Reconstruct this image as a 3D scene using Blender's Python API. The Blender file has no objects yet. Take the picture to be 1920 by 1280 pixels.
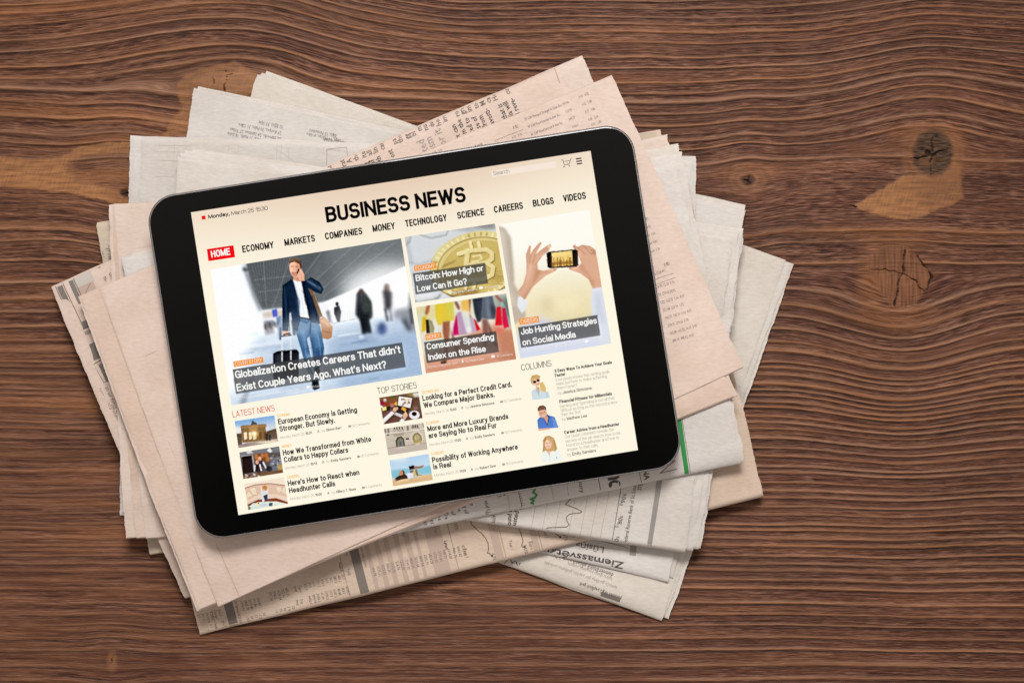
import bpy, math, random
import numpy as np

random.seed(7)
scene = bpy.context.scene
COL = scene.collection
HC = 1.2                 # camera height over the table top (m)
S = 0.000265             # metres per photo pixel on the table top
PI = math.pi

# ------------------------------------------------------------------ camera
cam_d = bpy.data.cameras.new("camera")
cam = bpy.data.objects.new("camera", cam_d)
COL.objects.link(cam)
cam.location = (0, 0, HC)
cam.rotation_euler = (0, 0, 0)
cam_d.sensor_width = 36.0
cam_d.lens = 36.0 * HC / (1920 * S)
cam_d.clip_start = 0.02
cam_d.clip_end = 60.0
scene.camera = cam

# ------------------------------------------------------------------ world: a dim room seen from the table
world = bpy.data.worlds.new("World")
scene.world = world
world.use_nodes = True
wn, wl = world.node_tree.nodes, world.node_tree.links
wn.clear()
w_out = wn.new("ShaderNodeOutputWorld")
w_bg = wn.new("ShaderNodeBackground")
w_tc = wn.new("ShaderNodeTexCoord")
w_map = wn.new("ShaderNodeMapping")
w_map.inputs["Location"].default_value = (0.06, 0.35, 0.0)
w_map.inputs["Scale"].default_value = (2.2, 4.5, 0.0)
w_len = wn.new("ShaderNodeVectorMath"); w_len.operation = "LENGTH"
w_ramp = wn.new("ShaderNodeValToRGB")
w_ramp.color_ramp.elements[0].position = 0.15
w_ramp.color_ramp.elements[0].color = (0.012, 0.010, 0.009, 1)
w_ramp.color_ramp.elements[1].position = 0.40
w_ramp.color_ramp.elements[1].color = (0.15, 0.135, 0.125, 1)
w_e = w_ramp.color_ramp.elements.new(1.0); w_e.color = (0.43, 0.385, 0.355, 1)
wl.new(w_tc.outputs["Generated"], w_map.inputs["Vector"])
wl.new(w_map.outputs["Vector"], w_len.inputs[0])
wl.new(w_len.outputs["Value"], w_ramp.inputs["Fac"])
wl.new(w_ramp.outputs["Color"], w_bg.inputs["Color"])
w_bg.inputs["Strength"].default_value = 0.95
wl.new(w_bg.outputs["Background"], w_out.inputs["Surface"])

# ------------------------------------------------------------------ window light from the far side of the table
def area_lamp(name, loc, target, sx, sy, energy, color):
    d = bpy.data.lights.new(name, "AREA")
    d.shape = "RECTANGLE"; d.size = sx; d.size_y = sy
    d.energy = energy; d.color = color
    d.spread = math.radians(50)
    o = bpy.data.objects.new(name, d)
    COL.objects.link(o)
    o.location = loc
    v = np.array(target, float) - np.array(loc, float)
    from mathutils import Vector
    o.rotation_euler = Vector(v).to_track_quat("-Z", "Y").to_euler()
    return o
area_lamp("window_light", (0.0, 0.80, 1.34), (-0.01, -0.07, 0), 0.50, 0.36, 1.93, (1.0, 0.98, 0.955))

scene.view_settings.view_transform = "Standard"
scene.view_settings.look = "None"
scene.view_settings.exposure = 0.0
scene.view_settings.gamma = 1.0
scene.view_settings.use_curve_mapping = False
scene.cycles.max_bounces = 6

# ------------------------------------------------------------------ helpers
def lin(c):
    c = np.asarray(c, float) / 255.0
    return np.where(c <= 0.04045, c / 12.92, ((c + 0.055) / 1.055) ** 2.4)

def unproj(p, z):
    """photo pixel -> table coordinates for a point at height z (m)"""
    p = np.asarray(p, float)
    k = S * (HC - z) / HC
    return np.stack([(p[..., 0] - 960) * k, (640 - p[..., 1]) * k], -1)

class MB:
    def __init__(self):
        self.v, self.f, self.m, self.n = [], [], [], 0
    def add(self, verts, faces, mat=0):
        verts = np.asarray(verts, float)
        base = self.n
        self.v.append(verts); self.n += len(verts)
        for f in faces:
            self.f.append([i + base for i in f]); self.m.append(mat)
    def build(self, name, mats, parent=None, smooth=False, colors=None):
        me = bpy.data.meshes.new(name)
        me.from_pydata(np.concatenate(self.v).tolist(), [], self.f)
        for m in mats: me.materials.append(m)
        me.polygons.foreach_set("material_index", np.array(self.m, np.int32))
        if smooth: me.polygons.foreach_set("use_smooth", np.ones(len(self.f), bool))
        if colors is not None:
            a = me.color_attributes.new("Col", "FLOAT_COLOR", "POINT")
            a.data.foreach_set("color", np.asarray(colors, np.float32).ravel())
        me.update()
        o = bpy.data.objects.new(name, me)
        COL.objects.link(o)
        if parent is not None: o.parent = parent
        return o

def grid_mesh(name, V, mats, parent=None, colors=None, smooth=True):
    """V: (ny, nx, 3) array -> quad grid, built with foreach_set for speed"""
    ny, nx = V.shape[:2]
    me = bpy.data.meshes.new(name)
    nv = nx * ny; nf = (nx - 1) * (ny - 1)
    me.vertices.add(nv); me.loops.add(nf * 4); me.polygons.add(nf)
    me.vertices.foreach_set("co", np.ascontiguousarray(V, np.float32).ravel())
    i = np.arange(nv, dtype=np.int32).reshape(ny, nx)
    q = np.stack([i[:-1, :-1], i[1:, :-1], i[1:, 1:], i[:-1, 1:]], -1).reshape(-1)
    me.loops.foreach_set("vertex_index", q)
    me.polygons.foreach_set("loop_start", np.arange(0, nf * 4, 4, dtype=np.int32))
    me.polygons.foreach_set("loop_total", np.full(nf, 4, np.int32))
    if smooth: me.polygons.foreach_set("use_smooth", np.ones(nf, bool))
    for m in mats: me.materials.append(m)
    if colors is not None:
        a = me.color_attributes.new("Col", "FLOAT_COLOR", "POINT")
        c = np.ones((nv, 4), np.float32); c[:, :3] = colors.reshape(-1, 3)
        a.data.foreach_set("color", c.ravel())
    me.update(calc_edges=True)
    o = bpy.data.objects.new(name, me)
    COL.objects.link(o)
    if parent is not None: o.parent = parent
    return o

_lat = {}
def noise(x, y, seed=0):
    if seed not in _lat:
        r = np.random.RandomState(seed + 11)
        a = r.rand(256, 256) * 2 * PI
        _lat[seed] = (np.cos(a), np.sin(a))
    gx, gy = _lat[seed]
    xi = np.floor(x).astype(np.int64); yi = np.floor(y).astype(np.int64)
    fx = x - xi; fy = y - yi
    u = fx * fx * fx * (fx * (fx * 6 - 15) + 10); v = fy * fy * fy * (fy * (fy * 6 - 15) + 10)
    def g(i, j, dx, dy):
        ii = (xi + i) & 255; jj = (yi + j) & 255
        return gx[jj, ii] * dx + gy[jj, ii] * dy
    a = g(0, 0, fx, fy); b = g(1, 0, fx - 1, fy); c = g(0, 1, fx, fy - 1); d = g(1, 1, fx - 1, fy - 1)
    return ((a + (b - a) * u) * (1 - v) + (c + (d - c) * u) * v) * 1.45

def smooth01(a, b, x):
    t = np.clip((x - a) / (b - a), 0, 1)
    return t * t * (3 - 2 * t)

def inside(X, Y, poly):
    poly = np.asarray(poly, float); n = len(poly)
    r = np.zeros(X.shape, bool)
    for i in range(n):
        x1, y1 = poly[i]; x2, y2 = poly[(i + 1) % n]
        if y1 == y2: continue
        c = (y1 > Y) != (y2 > Y)
        r ^= c & (X < (x2 - x1) * (Y - y1) / (y2 - y1) + x1)
    return r

def seg_dist(X, Y, pts):
    d = np.full(X.shape, 1e9)
    for (x1, y1), (x2, y2) in zip(pts[:-1], pts[1:]):
        L = max((x2 - x1) ** 2 + (y2 - y1) ** 2, 1e-9)
        t = np.clip(((X - x1) * (x2 - x1) + (Y - y1) * (y2 - y1)) / L, 0, 1)
        d = np.minimum(d, np.hypot(X - x1 - t * (x2 - x1), Y - y1 - t * (y2 - y1)))
    return d

def tag(o, label=None, cat=None, group=None, kind=None):
    if label: o["label"] = label
    if cat: o["category"] = cat
    if group: o["group"] = group
    if kind: o["kind"] = kind
    return o

# ------------------------------------------------------------------ materials
def principled(name, col=(200, 200, 200), rough=0.5, spec=0.5, metal=0.0):
    m = bpy.data.materials.new(name); m.use_nodes = True
    b = m.node_tree.nodes["Principled BSDF"]
    c = lin(col)
    b.inputs["Base Color"].default_value = (c[0], c[1], c[2], 1)
    b.inputs["Roughness"].default_value = rough
    b.inputs["Specular IOR Level"].default_value = spec
    b.inputs["Metallic"].default_value = metal
    return m

def paper_mat(name, c0, c1, seed=0):
    m = principled(name, c0, 0.85, 0.15)
    n, l = m.node_tree.nodes, m.node_tree.links
    b = n["Principled BSDF"]
    tc = n.new("ShaderNodeTexCoord")
    mp = n.new("ShaderNodeMapping"); mp.inputs["Location"].default_value = (seed * 1.7, seed * 0.9, 0)
    l.new(tc.outputs["Object"], mp.inputs["Vector"])
    n1 = n.new("ShaderNodeTexNoise"); n1.inputs["Scale"].default_value = 26; n1.inputs["Detail"].default_value = 5
    n1.inputs["Roughness"].default_value = 0.62
    n2 = n.new("ShaderNodeTexNoise"); n2.inputs["Scale"].default_value = 900; n2.inputs["Detail"].default_value = 3
    mp2 = n.new("ShaderNodeMapping"); mp2.inputs["Scale"].default_value = (0.35, 1.0, 1.0)
    mp2.inputs["Rotation"].default_value = (0, 0, seed * 0.37)
    l.new(tc.outputs["Object"], mp2.inputs["Vector"])
    l.new(mp.outputs["Vector"], n1.inputs["Vector"]); l.new(mp2.outputs["Vector"], n2.inputs["Vector"])
    ra = n.new("ShaderNodeValToRGB")
    a, d = lin(c0), lin(c1)
    ra.color_ramp.elements[0].position = 0.32; ra.color_ramp.elements[0].color = (*d, 1)
    ra.color_ramp.elements[1].position = 0.62; ra.color_ramp.elements[1].color = (*a, 1)
    l.new(n1.outputs["Fac"], ra.inputs["Fac"])
    mx = n.new("ShaderNodeMix"); mx.data_type = "RGBA"; mx.blend_type = "MULTIPLY"
    mx.inputs["Factor"].default_value = 1.0
    r2 = n.new("ShaderNodeValToRGB")
    r2.color_ramp.elements[0].position = 0.3; r2.color_ramp.elements[0].color = (0.90, 0.89, 0.88, 1)
    r2.color_ramp.elements[1].position = 0.7; r2.color_ramp.elements[1].color = (1, 1, 1, 1)
    l.new(n2.outputs["Fac"], r2.inputs["Fac"])
    l.new(ra.outputs["Color"], mx.inputs[6]); l.new(r2.outputs["Color"], mx.inputs[7])
    l.new(mx.outputs[2], b.inputs["Base Color"])
    bp = n.new("ShaderNodeBump"); bp.inputs["Strength"].default_value = 0.22; bp.inputs["Distance"].default_value = 0.0006
    l.new(n2.outputs["Fac"], bp.inputs["Height"]); l.new(bp.outputs["Normal"], b.inputs["Normal"])
    return m

def emit(name, col, k=1.0):
    m = bpy.data.materials.new(name); m.use_nodes = True
    n, l = m.node_tree.nodes, m.node_tree.links
    n.clear()
    o = n.new("ShaderNodeOutputMaterial"); e = n.new("ShaderNodeEmission")
    c = lin(col) * k
    e.inputs["Color"].default_value = (c[0], c[1], c[2], 1)
    l.new(e.outputs[0], o.inputs[0])
    return m

def emit_attr(name):
    m = bpy.data.materials.new(name); m.use_nodes = True
    n, l = m.node_tree.nodes, m.node_tree.links
    n.clear()
    o = n.new("ShaderNodeOutputMaterial"); e = n.new("ShaderNodeEmission")
    a = n.new("ShaderNodeAttribute"); a.attribute_name = "Col"
    l.new(a.outputs["Color"], e.inputs["Color"]); l.new(e.outputs[0], o.inputs[0])
    return m

# ------------------------------------------------------------------ lettering: strings -> flat triangles
_tc = bpy.data.curves.new("lettering_source", "FONT")
_to = bpy.data.objects.new("lettering_source", _tc)
COL.objects.link(_to)
_cache = {}
def letters(s, bold=0.0, res=2):
    key = (s, bold, res)
    if key in _cache: return _cache[key]
    _tc.body = s; _tc.offset = bold; _tc.resolution_u = res
    bpy.context.view_layer.update()
    ev = _to.evaluated_get(bpy.context.evaluated_depsgraph_get())
    me = ev.to_mesh()
    v = np.empty(len(me.vertices) * 3, np.float32); me.vertices.foreach_get("co", v)
    v = v.reshape(-1, 3)[:, :2].astype(float)
    f = [list(p.vertices) for p in me.polygons]
    ev.to_mesh_clear()
    if len(v):
        v[:, 0] -= v[:, 0].min()
        w = v[:, 0].max()
    else: w = 1
    v /= 0.682
    _cache[key] = (v, f, w / 0.682)
    return _cache[key]

# ------------------------------------------------------------------ a narrow grotesque for the lit page, drawn with strokes
def _arc(x0, y0, x1, y1, a0, a1, n=14, e=2.35):
    """part of a superellipse in the box x0..x1, y0..y1, from angle a0 to a1 (degrees)"""
    cx, cy, rx, ry = (x0 + x1) / 2, (y0 + y1) / 2, (x1 - x0) / 2, (y1 - y0) / 2
    out = []
    for k in range(n + 1):
        a = math.radians(a0 + (a1 - a0) * k / n); c, s = math.cos(a), math.sin(a)
        out.append((cx + rx * math.copysign(abs(c) ** (2 / e), c), cy + ry * math.copysign(abs(s) ** (2 / e), s)))
    return out

def _glyph(ch, X):
    A = _arc
    O = A(0, 0, 1, 1, 0, 360, 28); o = A(0, 0, 1, X, 0, 360, 24)
    caps = {
        "A": (.66, [[(0, 0), (.5, 1), (1, 0)], [(.2, .3), (.8, .3)]]),
        "B": (.60, [[(0, 0), (0, 1), (.45, 1)] + A(-.05, .53, .95, 1, 90, -90) + [(0, .53)], [(.45, .53)] + A(-.1, 0, 1, .53, 90, -90) + [(0, 0)]]),
        "C": (.62, [A(0, 0, 1, 1, 38, 322, 22)]),
        "D": (.62, [[(0, 0), (0, 1), (.35, 1)] + A(-.3, 0, 1, 1, 90, -90, 20) + [(.35, 0), (0, 0)]]),
        "E": (.52, [[(1, 1), (0, 1), (0, 0), (1, 0)], [(0, .53), (.92, .53)]]),
        "F": (.50, [[(1, 1), (0, 1), (0, 0)], [(0, .51), (.9, .51)]]),
        "G": (.64, [A(0, 0, 1, 1, 38, 335, 22) + [(1, .46), (.55, .46)], [(1, .3), (1, 0)]]),
        "H": (.62, [[(0, 0), (0, 1)], [(1, 0), (1, 1)], [(0, .53), (1, .53)]]),
        "I": (0, [[(0, 0), (0, 1)]]),
        "J": (.48, [[(1, 1), (1, .3)] + A(0, 0, 1, .6, 0, -180)]),
        "K": (.62, [[(0, 0), (0, 1)], [(1, 1), (0, .38)], [(.3, .6), (1, 0)]]),
        "L": (.50, [[(0, 1), (0, 0), (1, 0)]]),
        "M": (.80, [[(0, 0), (0, 1), (.5, .06), (1, 1), (1, 0)]]),
        "N": (.64, [[(0, 0), (0, 1), (1, 0), (1, 1)]]),
        "O": (.66, [O]), "Q": (.66, [O, [(.6, .25), (1.02, -.06)]]),
        "P": (.58, [[(0, 0), (0, 1), (.45, 1)] + A(-.1, .43, 1, 1, 90, -90) + [(0, .43)]]),
        "R": (.60, [[(0, 0), (0, 1), (.45, 1)] + A(-.1, .47, 1, 1, 90, -90) + [(0, .47)], [(.55, .47), (.86, .4), (.93, .25), (.95, 0)]]),
        "S": (.58, [A(.03, .5, .96, 1, 22, 262, 16) + A(0, 0, 1, .52, 82, -160, 16)]),
        "T": (.58, [[(0, 1), (1, 1)], [(.5, 1), (.5, 0)]]),
        "U": (.60, [[(0, 1), (0, .35)] + A(0, 0, 1, .7, 180, 360, 16) + [(1, 1)]]),
        "V": (.62, [[(0, 1), (.5, 0), (1, 1)]]),
        "W": (.96, [[(0, 1), (.25, 0), (.5, .96), (.75, 0), (1, 1)]]),
        "X": (.62, [[(0, 0), (1, 1)], [(0, 1), (1, 0)]]),
        "Y": (.62, [[(0, 1), (.5, .42), (1, 1)], [(.5, .42), (.5, 0)]]),
        "Z": (.56, [[(0, 1), (1, 1), (0, 0), (1, 0)]]),
        "0": (.52, [O]), "1": (.28, [[(0, .76), (.5, .82), (1, 1), (1, 0)]]),
        "2": (.52, [A(0, .42, 1, 1, 170, -30, 14) + [(.5, .32), (0, 0), (1, 0)]]),
        "3": (.52, [A(.02, .52, .96, 1, 165, -90, 14) + [(.35, .52)], [(.35, .52)] + A(0, 0, 1, .53, 90, -165, 14)]),
        "4": (.54, [[(.72, 0), (.72, 1), (0, .27), (1, .27)]]),
        "5": (.52, [[(.95, 1), (.14, 1), (.05, .48)] + A(0, 0, 1, .62, 140, -165, 16)]),
        "6": (.52, [A(0, 0, 1, .6, 0, 360, 20), [(0, .3)] + A(0, .1, 1, 1, 180, 40, 14)]),
        "7": (.50, [[(0, 1), (1, 1), (.3, 0)]]),
        "8": (.52, [A(.04, .5, .96, 1, 0, 360, 20), A(0, 0, 1, .53, 0, 360, 20)]),
        "9": (.52, [A(0, .4, 1, 1, 0, 360, 20), [(1, .7)] + A(0, 0, 1, .9, 0, -140, 14)]),
        "a": (.46, [A(.05, X * .35, .96, X, 160, 0, 12) + [(.96, .1), (1.04, 0)], [(.96, X * .58), (.5, X * .54)] + A(0, 0, .96, X * .56, 110, 300, 14) + [(.96, X * .28)]]),
        "b": (.48, [[(0, 0), (0, 1)], o]), "c": (.44, [A(0, 0, 1, X, 38, 322, 18)]), "d": (.48, [[(1, 0), (1, 1)], o]),
        "e": (.47, [[(.03, X * .48), (1, X * .48)] + A(0, 0, 1, X, 0, 318, 22)]),
        "f": (.26, [[(.45, 0), (.45, .8)] + A(.45, .6, 1.25, 1, 180, 80, 8)[1:], [(0, X), (1, X)]]),
        "g": (.48, [o, [(1, X), (1, -.05)] + A(.02, -.29, 1, .1, 0, -160, 12)]),
        "h": (.46, [[(0, 0), (0, 1)], A(0, X * .2, 1, X, 180, 0, 14) + [(1, 0)]]),
        "i": (0, [[(0, 0), (0, X)], [(0, .93), (0, 1.05)]]), "j": (.05, [[(1, X), (1, -.2), (-1, -.27)], [(1, .93), (1, 1.05)]]),
        "k": (.46, [[(0, 0), (0, 1)], [(.92, X), (0, X * .38)], [(.3, X * .62), (1, 0)]]), "l": (0, [[(0, 0), (0, 1)]]),
        "m": (.80, [[(0, 0), (0, X)], A(0, X * .25, .5, X, 180, 0, 12) + [(.5, 0)], A(.5, X * .25, 1, X, 180, 0, 12) + [(1, 0)]]),
        "n": (.46, [[(0, 0), (0, X)], A(0, X * .2, 1, X, 180, 0, 14) + [(1, 0)]]), "o": (.49, [o]),
        "p": (.48, [[(0, -.28), (0, X)], o]), "q": (.48, [[(1, -.28), (1, X)], o]),
        "r": (.26, [[(0, 0), (0, X)], A(0, X * .2, 1.5, X, 180, 78, 8)]),
        "s": (.43, [A(.03, X * .5, .95, X, 20, 262, 14) + A(0, 0, 1, X * .52, 82, -160, 14)]),
        "t": (.25, [[(.45, .92), (.45, .16), (.62, .01), (1, 0)], [(0, X), (1, X)]]),
        "u": (.46, [[(0, X)] + A(0, 0, 1, X * .8, 180, 360, 14), [(1, X), (1, 0)]]),
        "v": (.48, [[(0, X), (.5, 0), (1, X)]]), "w": (.74, [[(0, X), (.25, 0), (.5, X), (.75, 0), (1, X)]]),
        "x": (.48, [[(0, 0), (1, X)], [(0, X), (1, 0)]]), "y": (.48, [[(0, X), (.5, .02)], [(1, X), (.42, -.2), (.25, -.27), (.05, -.27)]]),
        "z": (.44, [[(0, X), (1, X), (0, 0), (1, 0)]]),
        ".": (0, [[(0, -.02), (0, .06)]]), ",": (.03, [[(1, .08), (1, -.04), (0, -.17)]]), ":": (0, [[(0, 0), (0, .08)], [(0, X - .1), (0, X)]]),
        "'": (0, [[(0, .72), (0, 1.02)]]), "‘": (.04, [[(1, 1.02), (0, .9), (0, .78)]]),
        "?": (.48, [A(0, .46, 1, 1, 170, -60, 14) + [(.5, .42), (.5, .26)], [(.5, -.02), (.5, .07)]]),
    }
    return caps[ch]

_sans = {}
FLAT = set('ABCDEFGHIJKLMNOPRSTUVWXYZabcdefhiklmnorstuvwxz0123456789')
def sans(text, w, target):
    key = (text, w, round(target, 2))
    if key in _sans: return _sans[key]
    V, F, x, n = [], [], 0.0, 0
    X = (0.735 - w) / (1 - w)
    gl = [None if ch == " " else _glyph(ch, X) for ch in text]
    gapw = 0.062 + 0.12 * max(0, 0.16 - w)
    fixed = sum(0.30 if g is None else w + gapw for g in gl) - gapw
    g_ = min(1.35, max(0.52, (target - fixed) / max(sum(g[0] for g in gl if g), 0.01)))
    for ch_, g in zip(text, gl):
        if g is None:
            x += 0.30; continue
        W, strokes = g; W = W * g_
        for st in strokes:
            P = []
            for px_, py_ in st:
                q = (x + w / 2 + px_ * W, w / 2 + py_ * (1 - w))
                if not P or math.hypot(q[0] - P[-1][0], q[1] - P[-1][1]) > 1e-4: P.append(q)
            P = np.array(P)
            closed = np.hypot(*(P[0] - P[-1])) < 1e-3
            if closed: P = P[:-1]
            parts = [P]
            if not closed and len(P) > 2:      # sharp corners: separate bars
                d = P[1:] - P[:-1]; d = d / np.hypot(d[:, 0], d[:, 1])[:, None]
                cut = [0] + [i + 1 for i in range(len(d) - 1) if (d[i] * d[i + 1]).sum() < 0.45] + [len(P) - 1]
                parts = [P[a_:b_ + 1] for a_, b_ in zip(cut[:-1], cut[1:])]
            for P in parts:
                if not closed:
                    P = P.copy()
                    d = P[0] - P[1]; P[0] = P[0] + d / np.hypot(*d) * w * 0.46
                    d = P[-1] - P[-2]; P[-1] = P[-1] + d / np.hypot(*d) * w * 0.46
                k = len(P)
                if closed:
                    a = P - np.roll(P, 1, 0); b = np.roll(P, -1, 0) - P
                else:
                    b = np.vstack([P[1:] - P[:-1], P[-1:] - P[-2:-1]]); a = np.vstack([b[:1], b[:-1]])
                a = a / np.hypot(a[:, 0], a[:, 1])[:, None]; b = b / np.hypot(b[:, 0], b[:, 1])[:, None]
                na = np.stack([-a[:, 1], a[:, 0]], 1); nb = np.stack([-b[:, 1], b[:, 0]], 1)
                m = na + nb; L = np.maximum((m * m).sum(1), 0.55)
                m = m * (2 / L)[:, None] * 0.5 * w
                q = np.concatenate([P + m, P - m]); q[:, 1] = np.clip(q[:, 1], 0.0 if ch_ in FLAT else -0.32, 1.0 if ch_ not in "ij" else 1.1); V.append(q)
                for i in range(k if closed else k - 1):
                    j = (i + 1) % k
                    F.append([n + i, n + k + i, n + k + j, n + j])
                n += 2 * k
        x += W + w + gapw
    V = np.concatenate(V)
    V[:, 0] -= V[:, 0].min()
    _sans[key] = (V, F, V[:, 0].max())
    return _sans[key]

def text_px(s, p0, p1, cap, bold=0.0, res=2):
    """letters laid on the photo plane from baseline start p0 to baseline end p1, capital height cap"""
    v, f, w = letters(s, bold, res)
    p0 = np.array(p0, float); p1 = np.array(p1, float)
    d = p1 - p0; L = np.hypot(*d); d /= L
    up = np.array([d[1], -d[0]])
    return p0 + v[:, :1] * d * (L / w) + v[:, 1:] * up * cap, f

def text_dir(s, p0, ang, cap, squeeze=0.86, bold=0.0):
    """same, but the width follows from the capital height; ang = reading direction in degrees, clockwise in the photo"""
    v, f, w = letters(s, bold, 1)
    a = math.radians(ang)
    d = np.array([math.cos(a), math.sin(a)]); up = np.array([d[1], -d[0]])
    return np.array(p0, float) + v[:, :1] * d * cap * squeeze + v[:, 1:] * up * cap, f

# ==================================================================== THE TABLE
KN1 = (1748, 286); KN2 = (1688, 516); KN3 = (1403, 338); KN4 = (425, 168); KN5 = (234, 362); KN6 = (210, 1240)
def bulge(X, Y, k, amp_up, amp_dn, sx, sy):
    dx = (X - k[0]) / sx; dy = Y - k[1]
    e = np.exp(-dx * dx)
    t = np.abs(dy) / sy
    g = t * np.exp(1 - t)
    return np.where(dy < 0, amp_up * g, -amp_dn * g) * e

def table_top():
    fx = np.arange(-0.28, 0.2801, 0.00045); fy = np.arange(-0.195, 0.1951, 0.00019)
    def widen(c, far, n):
        s = c[-1]; k = np.linspace(0, 1, n + 1)[1:] ** 2
        ext = s + (far - s) * k
        return np.concatenate([-ext[::-1], c, ext])
    xs = widen(fx, 0.95, 90); ys = widen(fy, 0.75, 90)
    xs = np.concatenate([[xs[0]], xs, [xs[-1]]]); ys = np.concatenate([[ys[0]], ys, [ys[-1]]])
    wx, wy = np.meshgrid(xs, ys)
    X = wx / S + 960; Y = 640 - wy / S
    # grain level: rings are level lines of F
    F = Y + 0.0
    F += bulge(X, Y, KN1, 32, 8, 125, 85) + bulge(X, Y, KN2, 16, 48, 140, 105)
    F += bulge(X, Y, KN4, 52, 20, 200, 95) + bulge(X, Y, KN3, 10, 10, 50, 60)
    F += bulge(X, Y, KN5, 12, 12, 70, 70) + bulge(X, Y, KN6, 6, 8, 60, 50)
    top = np.exp(-np.maximum(Y, -200) / 260.0)
    F += -46 * smooth01(500, 900, X) * top + 34 * smooth01(1250, 1750, X) * top
    low = smooth01(520, 820, Y); left_low = low * smooth01(1500, 800, X)
    F += (10 * noise(X / 460, Y / 260, 1) + 4.5 * noise(X / 230, Y / 120, 2)) * (1 - 0.55 * low) + (1.3 * noise(X / 100, Y / 40, 3) + 0.45 * noise(X / 34, Y / 14, 4)) * (1 - 0.4 * low)
    # ring table
    rr = np.random.RandomState(5)
    cs, c = [], -1800.0
    while c < 3200:
        if c < 40: sp = 17
        elif c < 230: sp = 23
        elif c < 430: sp = 36
        elif c < 610: sp = 31
        elif c < 660: sp = 19
        elif c < 1010: sp = 14.5
        elif c < 1100: sp = 18
        elif c < 1400: sp = 22
        else: sp = 20
        cs.append(c); c += sp * (0.68 + 0.64 * rr.rand())
    cs = [q for q in cs if not 232 < q < 440] + [246, 265, 297, 434]
    cs = np.array(sorted(cs)); n = len(cs)
    amp = 0.68 + 0.4 * rr.rand(n); wid = 1.5 + 1.1 * rr.rand(n) + 1.1 * (rr.rand(n) > 0.8); tan = rr.rand(n); shade = rr.rand(n)
    i = np.clip(np.searchsorted(cs, F) - 1, 0, n - 2)
    def ridge(k):
        d = F - cs[k]
        w = wid[k]
        return amp[k] * np.where(d < 0, np.exp(-(d / (w * 1.5)) ** 2), np.exp(-(d / (w * 0.85)) ** 2))
    R = np.maximum(ridge(i), ridge(i + 1))
    ph = (F - cs[i]) / (cs[i + 1] - cs[i])
    tn = tan[i] * (1 - ph) + tan[i + 1] * ph
    # fading / breaking up of ridges along the grain
    br = 0.90 + 0.36 * noise(X / 260, F / 18, 6) + 0.25 * noise(X / 45, F / 9, 106)
    R *= np.clip(br, 0.2, 1.15) * (1 - 0.62 * left_low)
    # fibres: short streaks that follow the grain
    Fy = np.gradient(F, axis=0) / np.gradient(Y, axis=0)
    tight = smooth01(0.75, 0.30, Fy)
    def fibres(G, sd):
        return (0.26 * noise(X / 110 + 0.013 * G, G / 3.0, sd) + 0.44 * noise(X / 46, G / 2.2, sd + 1) + 0.42 * noise(X / 22, G / 1.7, sd + 2)
                + 0.26 * noise(X / 12, G / 1.35, sd + 4) + 0.18 * noise(X / 200, G / 4.6, sd + 3))
    f4 = noise(X / 210, F / 7.5, 10)
    busy = np.clip(0.80 + 0.55 * noise(X / 240, F / 34, 23), 0.35, 1.3)
    fib = fibres(F, 60)
    fine = 0.46 * noise(X / 80, F / 2.1, 90) + 0.44 * noise(X / 38, F / 1.6, 91) + 0.30 * noise(X / 16, F / 1.2, 92) + 0.26 * noise(X / 150, F / 3.4, 93)
    mixf = 0.15 + 0.75 * left_low
    fib = 1.12 * (fib * (1 - mixf) + 1.08 * fine * mixf)
    f_hi = 0.42 * noise(X / 60, F / 1.2, 70) + 0.36 * noise(X / 26, F / 0.8, 71) + 0.3 * noise(X / 120, F / 1.9, 72)
    fib = busy * (fib * (1 - tight) + 1.15 * f_hi * tight)
    fib = np.sign(fib) * np.abs(fib) ** 0.85
    thin = smooth01(0.085, 0.015, np.abs(noise(X / 210, F / 6.5, 100) + 0.12 * noise(X / 25, F / 3, 101))) * np.clip(0.55 + 0.9 * noise(X / 130, F / 14, 102), 0, 1)
    thin2 = smooth01(0.085, 0.015, np.abs(noise(X / 190, F / 5.2, 103) + 0.12 * noise(X / 25, F / 3, 104))) * np.clip(0.45 + 0.9 * noise(X / 150, F / 17, 105), 0, 1)
    gap = smooth01(0.34, 0.60, noise(X / 80, F / 2.3, 24)) * np.clip(0.6 + 0.8 * noise(X / 300, F / 50, 25), 0, 1) * (1 - 0.5 * left_low)    # open pores between fibres
    # masks
    smoothz = np.zeros_like(X)      # planed, pale, flat wood
    jx = X + 2.5 * noise(X / 60, Y / 4, 12) + 5 * noise(X / 40, Y / 22, 26); jy = Y + 3 * noise(X / 24, Y / 14, 13) + 1.2 * noise(X / 8, Y / 3, 27)
    ub = np.interp(jx, [-900, 0, 60, 110, 150, 200, 260], [286, 291, 297, 293, 272, 266, 262])
    lb = np.interp(jx, [-900, 0, 80, 140, 180, 245, 260], [350, 352, 357, 365, 374, 388, 392])
    inb = smooth01(0, 5, jy - ub) * smooth01(0, 3, lb - jy) * (X < 330)
    core = smooth01(110, 150, jx) * smooth01(14, 26, jy - ub) * smooth01(18, 34, lb - jy)
    smoothz = np.maximum(smoothz, inb * (1 - 0.8 * core))
    def zone(poly, soft=3.5):
        q = np.array(poly, float); x0, y0 = q.min(0) - 25; x1, y1 = q.max(0) + 25
        jj = np.where((X[0] > x0) & (X[0] < x1))[0]; ii = np.where((Y[:, 0] > y0) & (Y[:, 0] < y1))[0]
        sl = (slice(ii[0], ii[-1] + 1), slice(jj[0], jj[-1] + 1))
        r = np.zeros(X.shape)
        offs = [(0, 0)] + [(a * math.cos(t), 0.7 * a * math.sin(t)) for a in (soft * 0.5, soft) for t in np.linspace(0, 2 * PI, 7)[:-1]]
        for a, b in offs: r[sl] += inside(jx[sl] + a, jy[sl] + b, poly) / len(offs)
        return r
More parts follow.
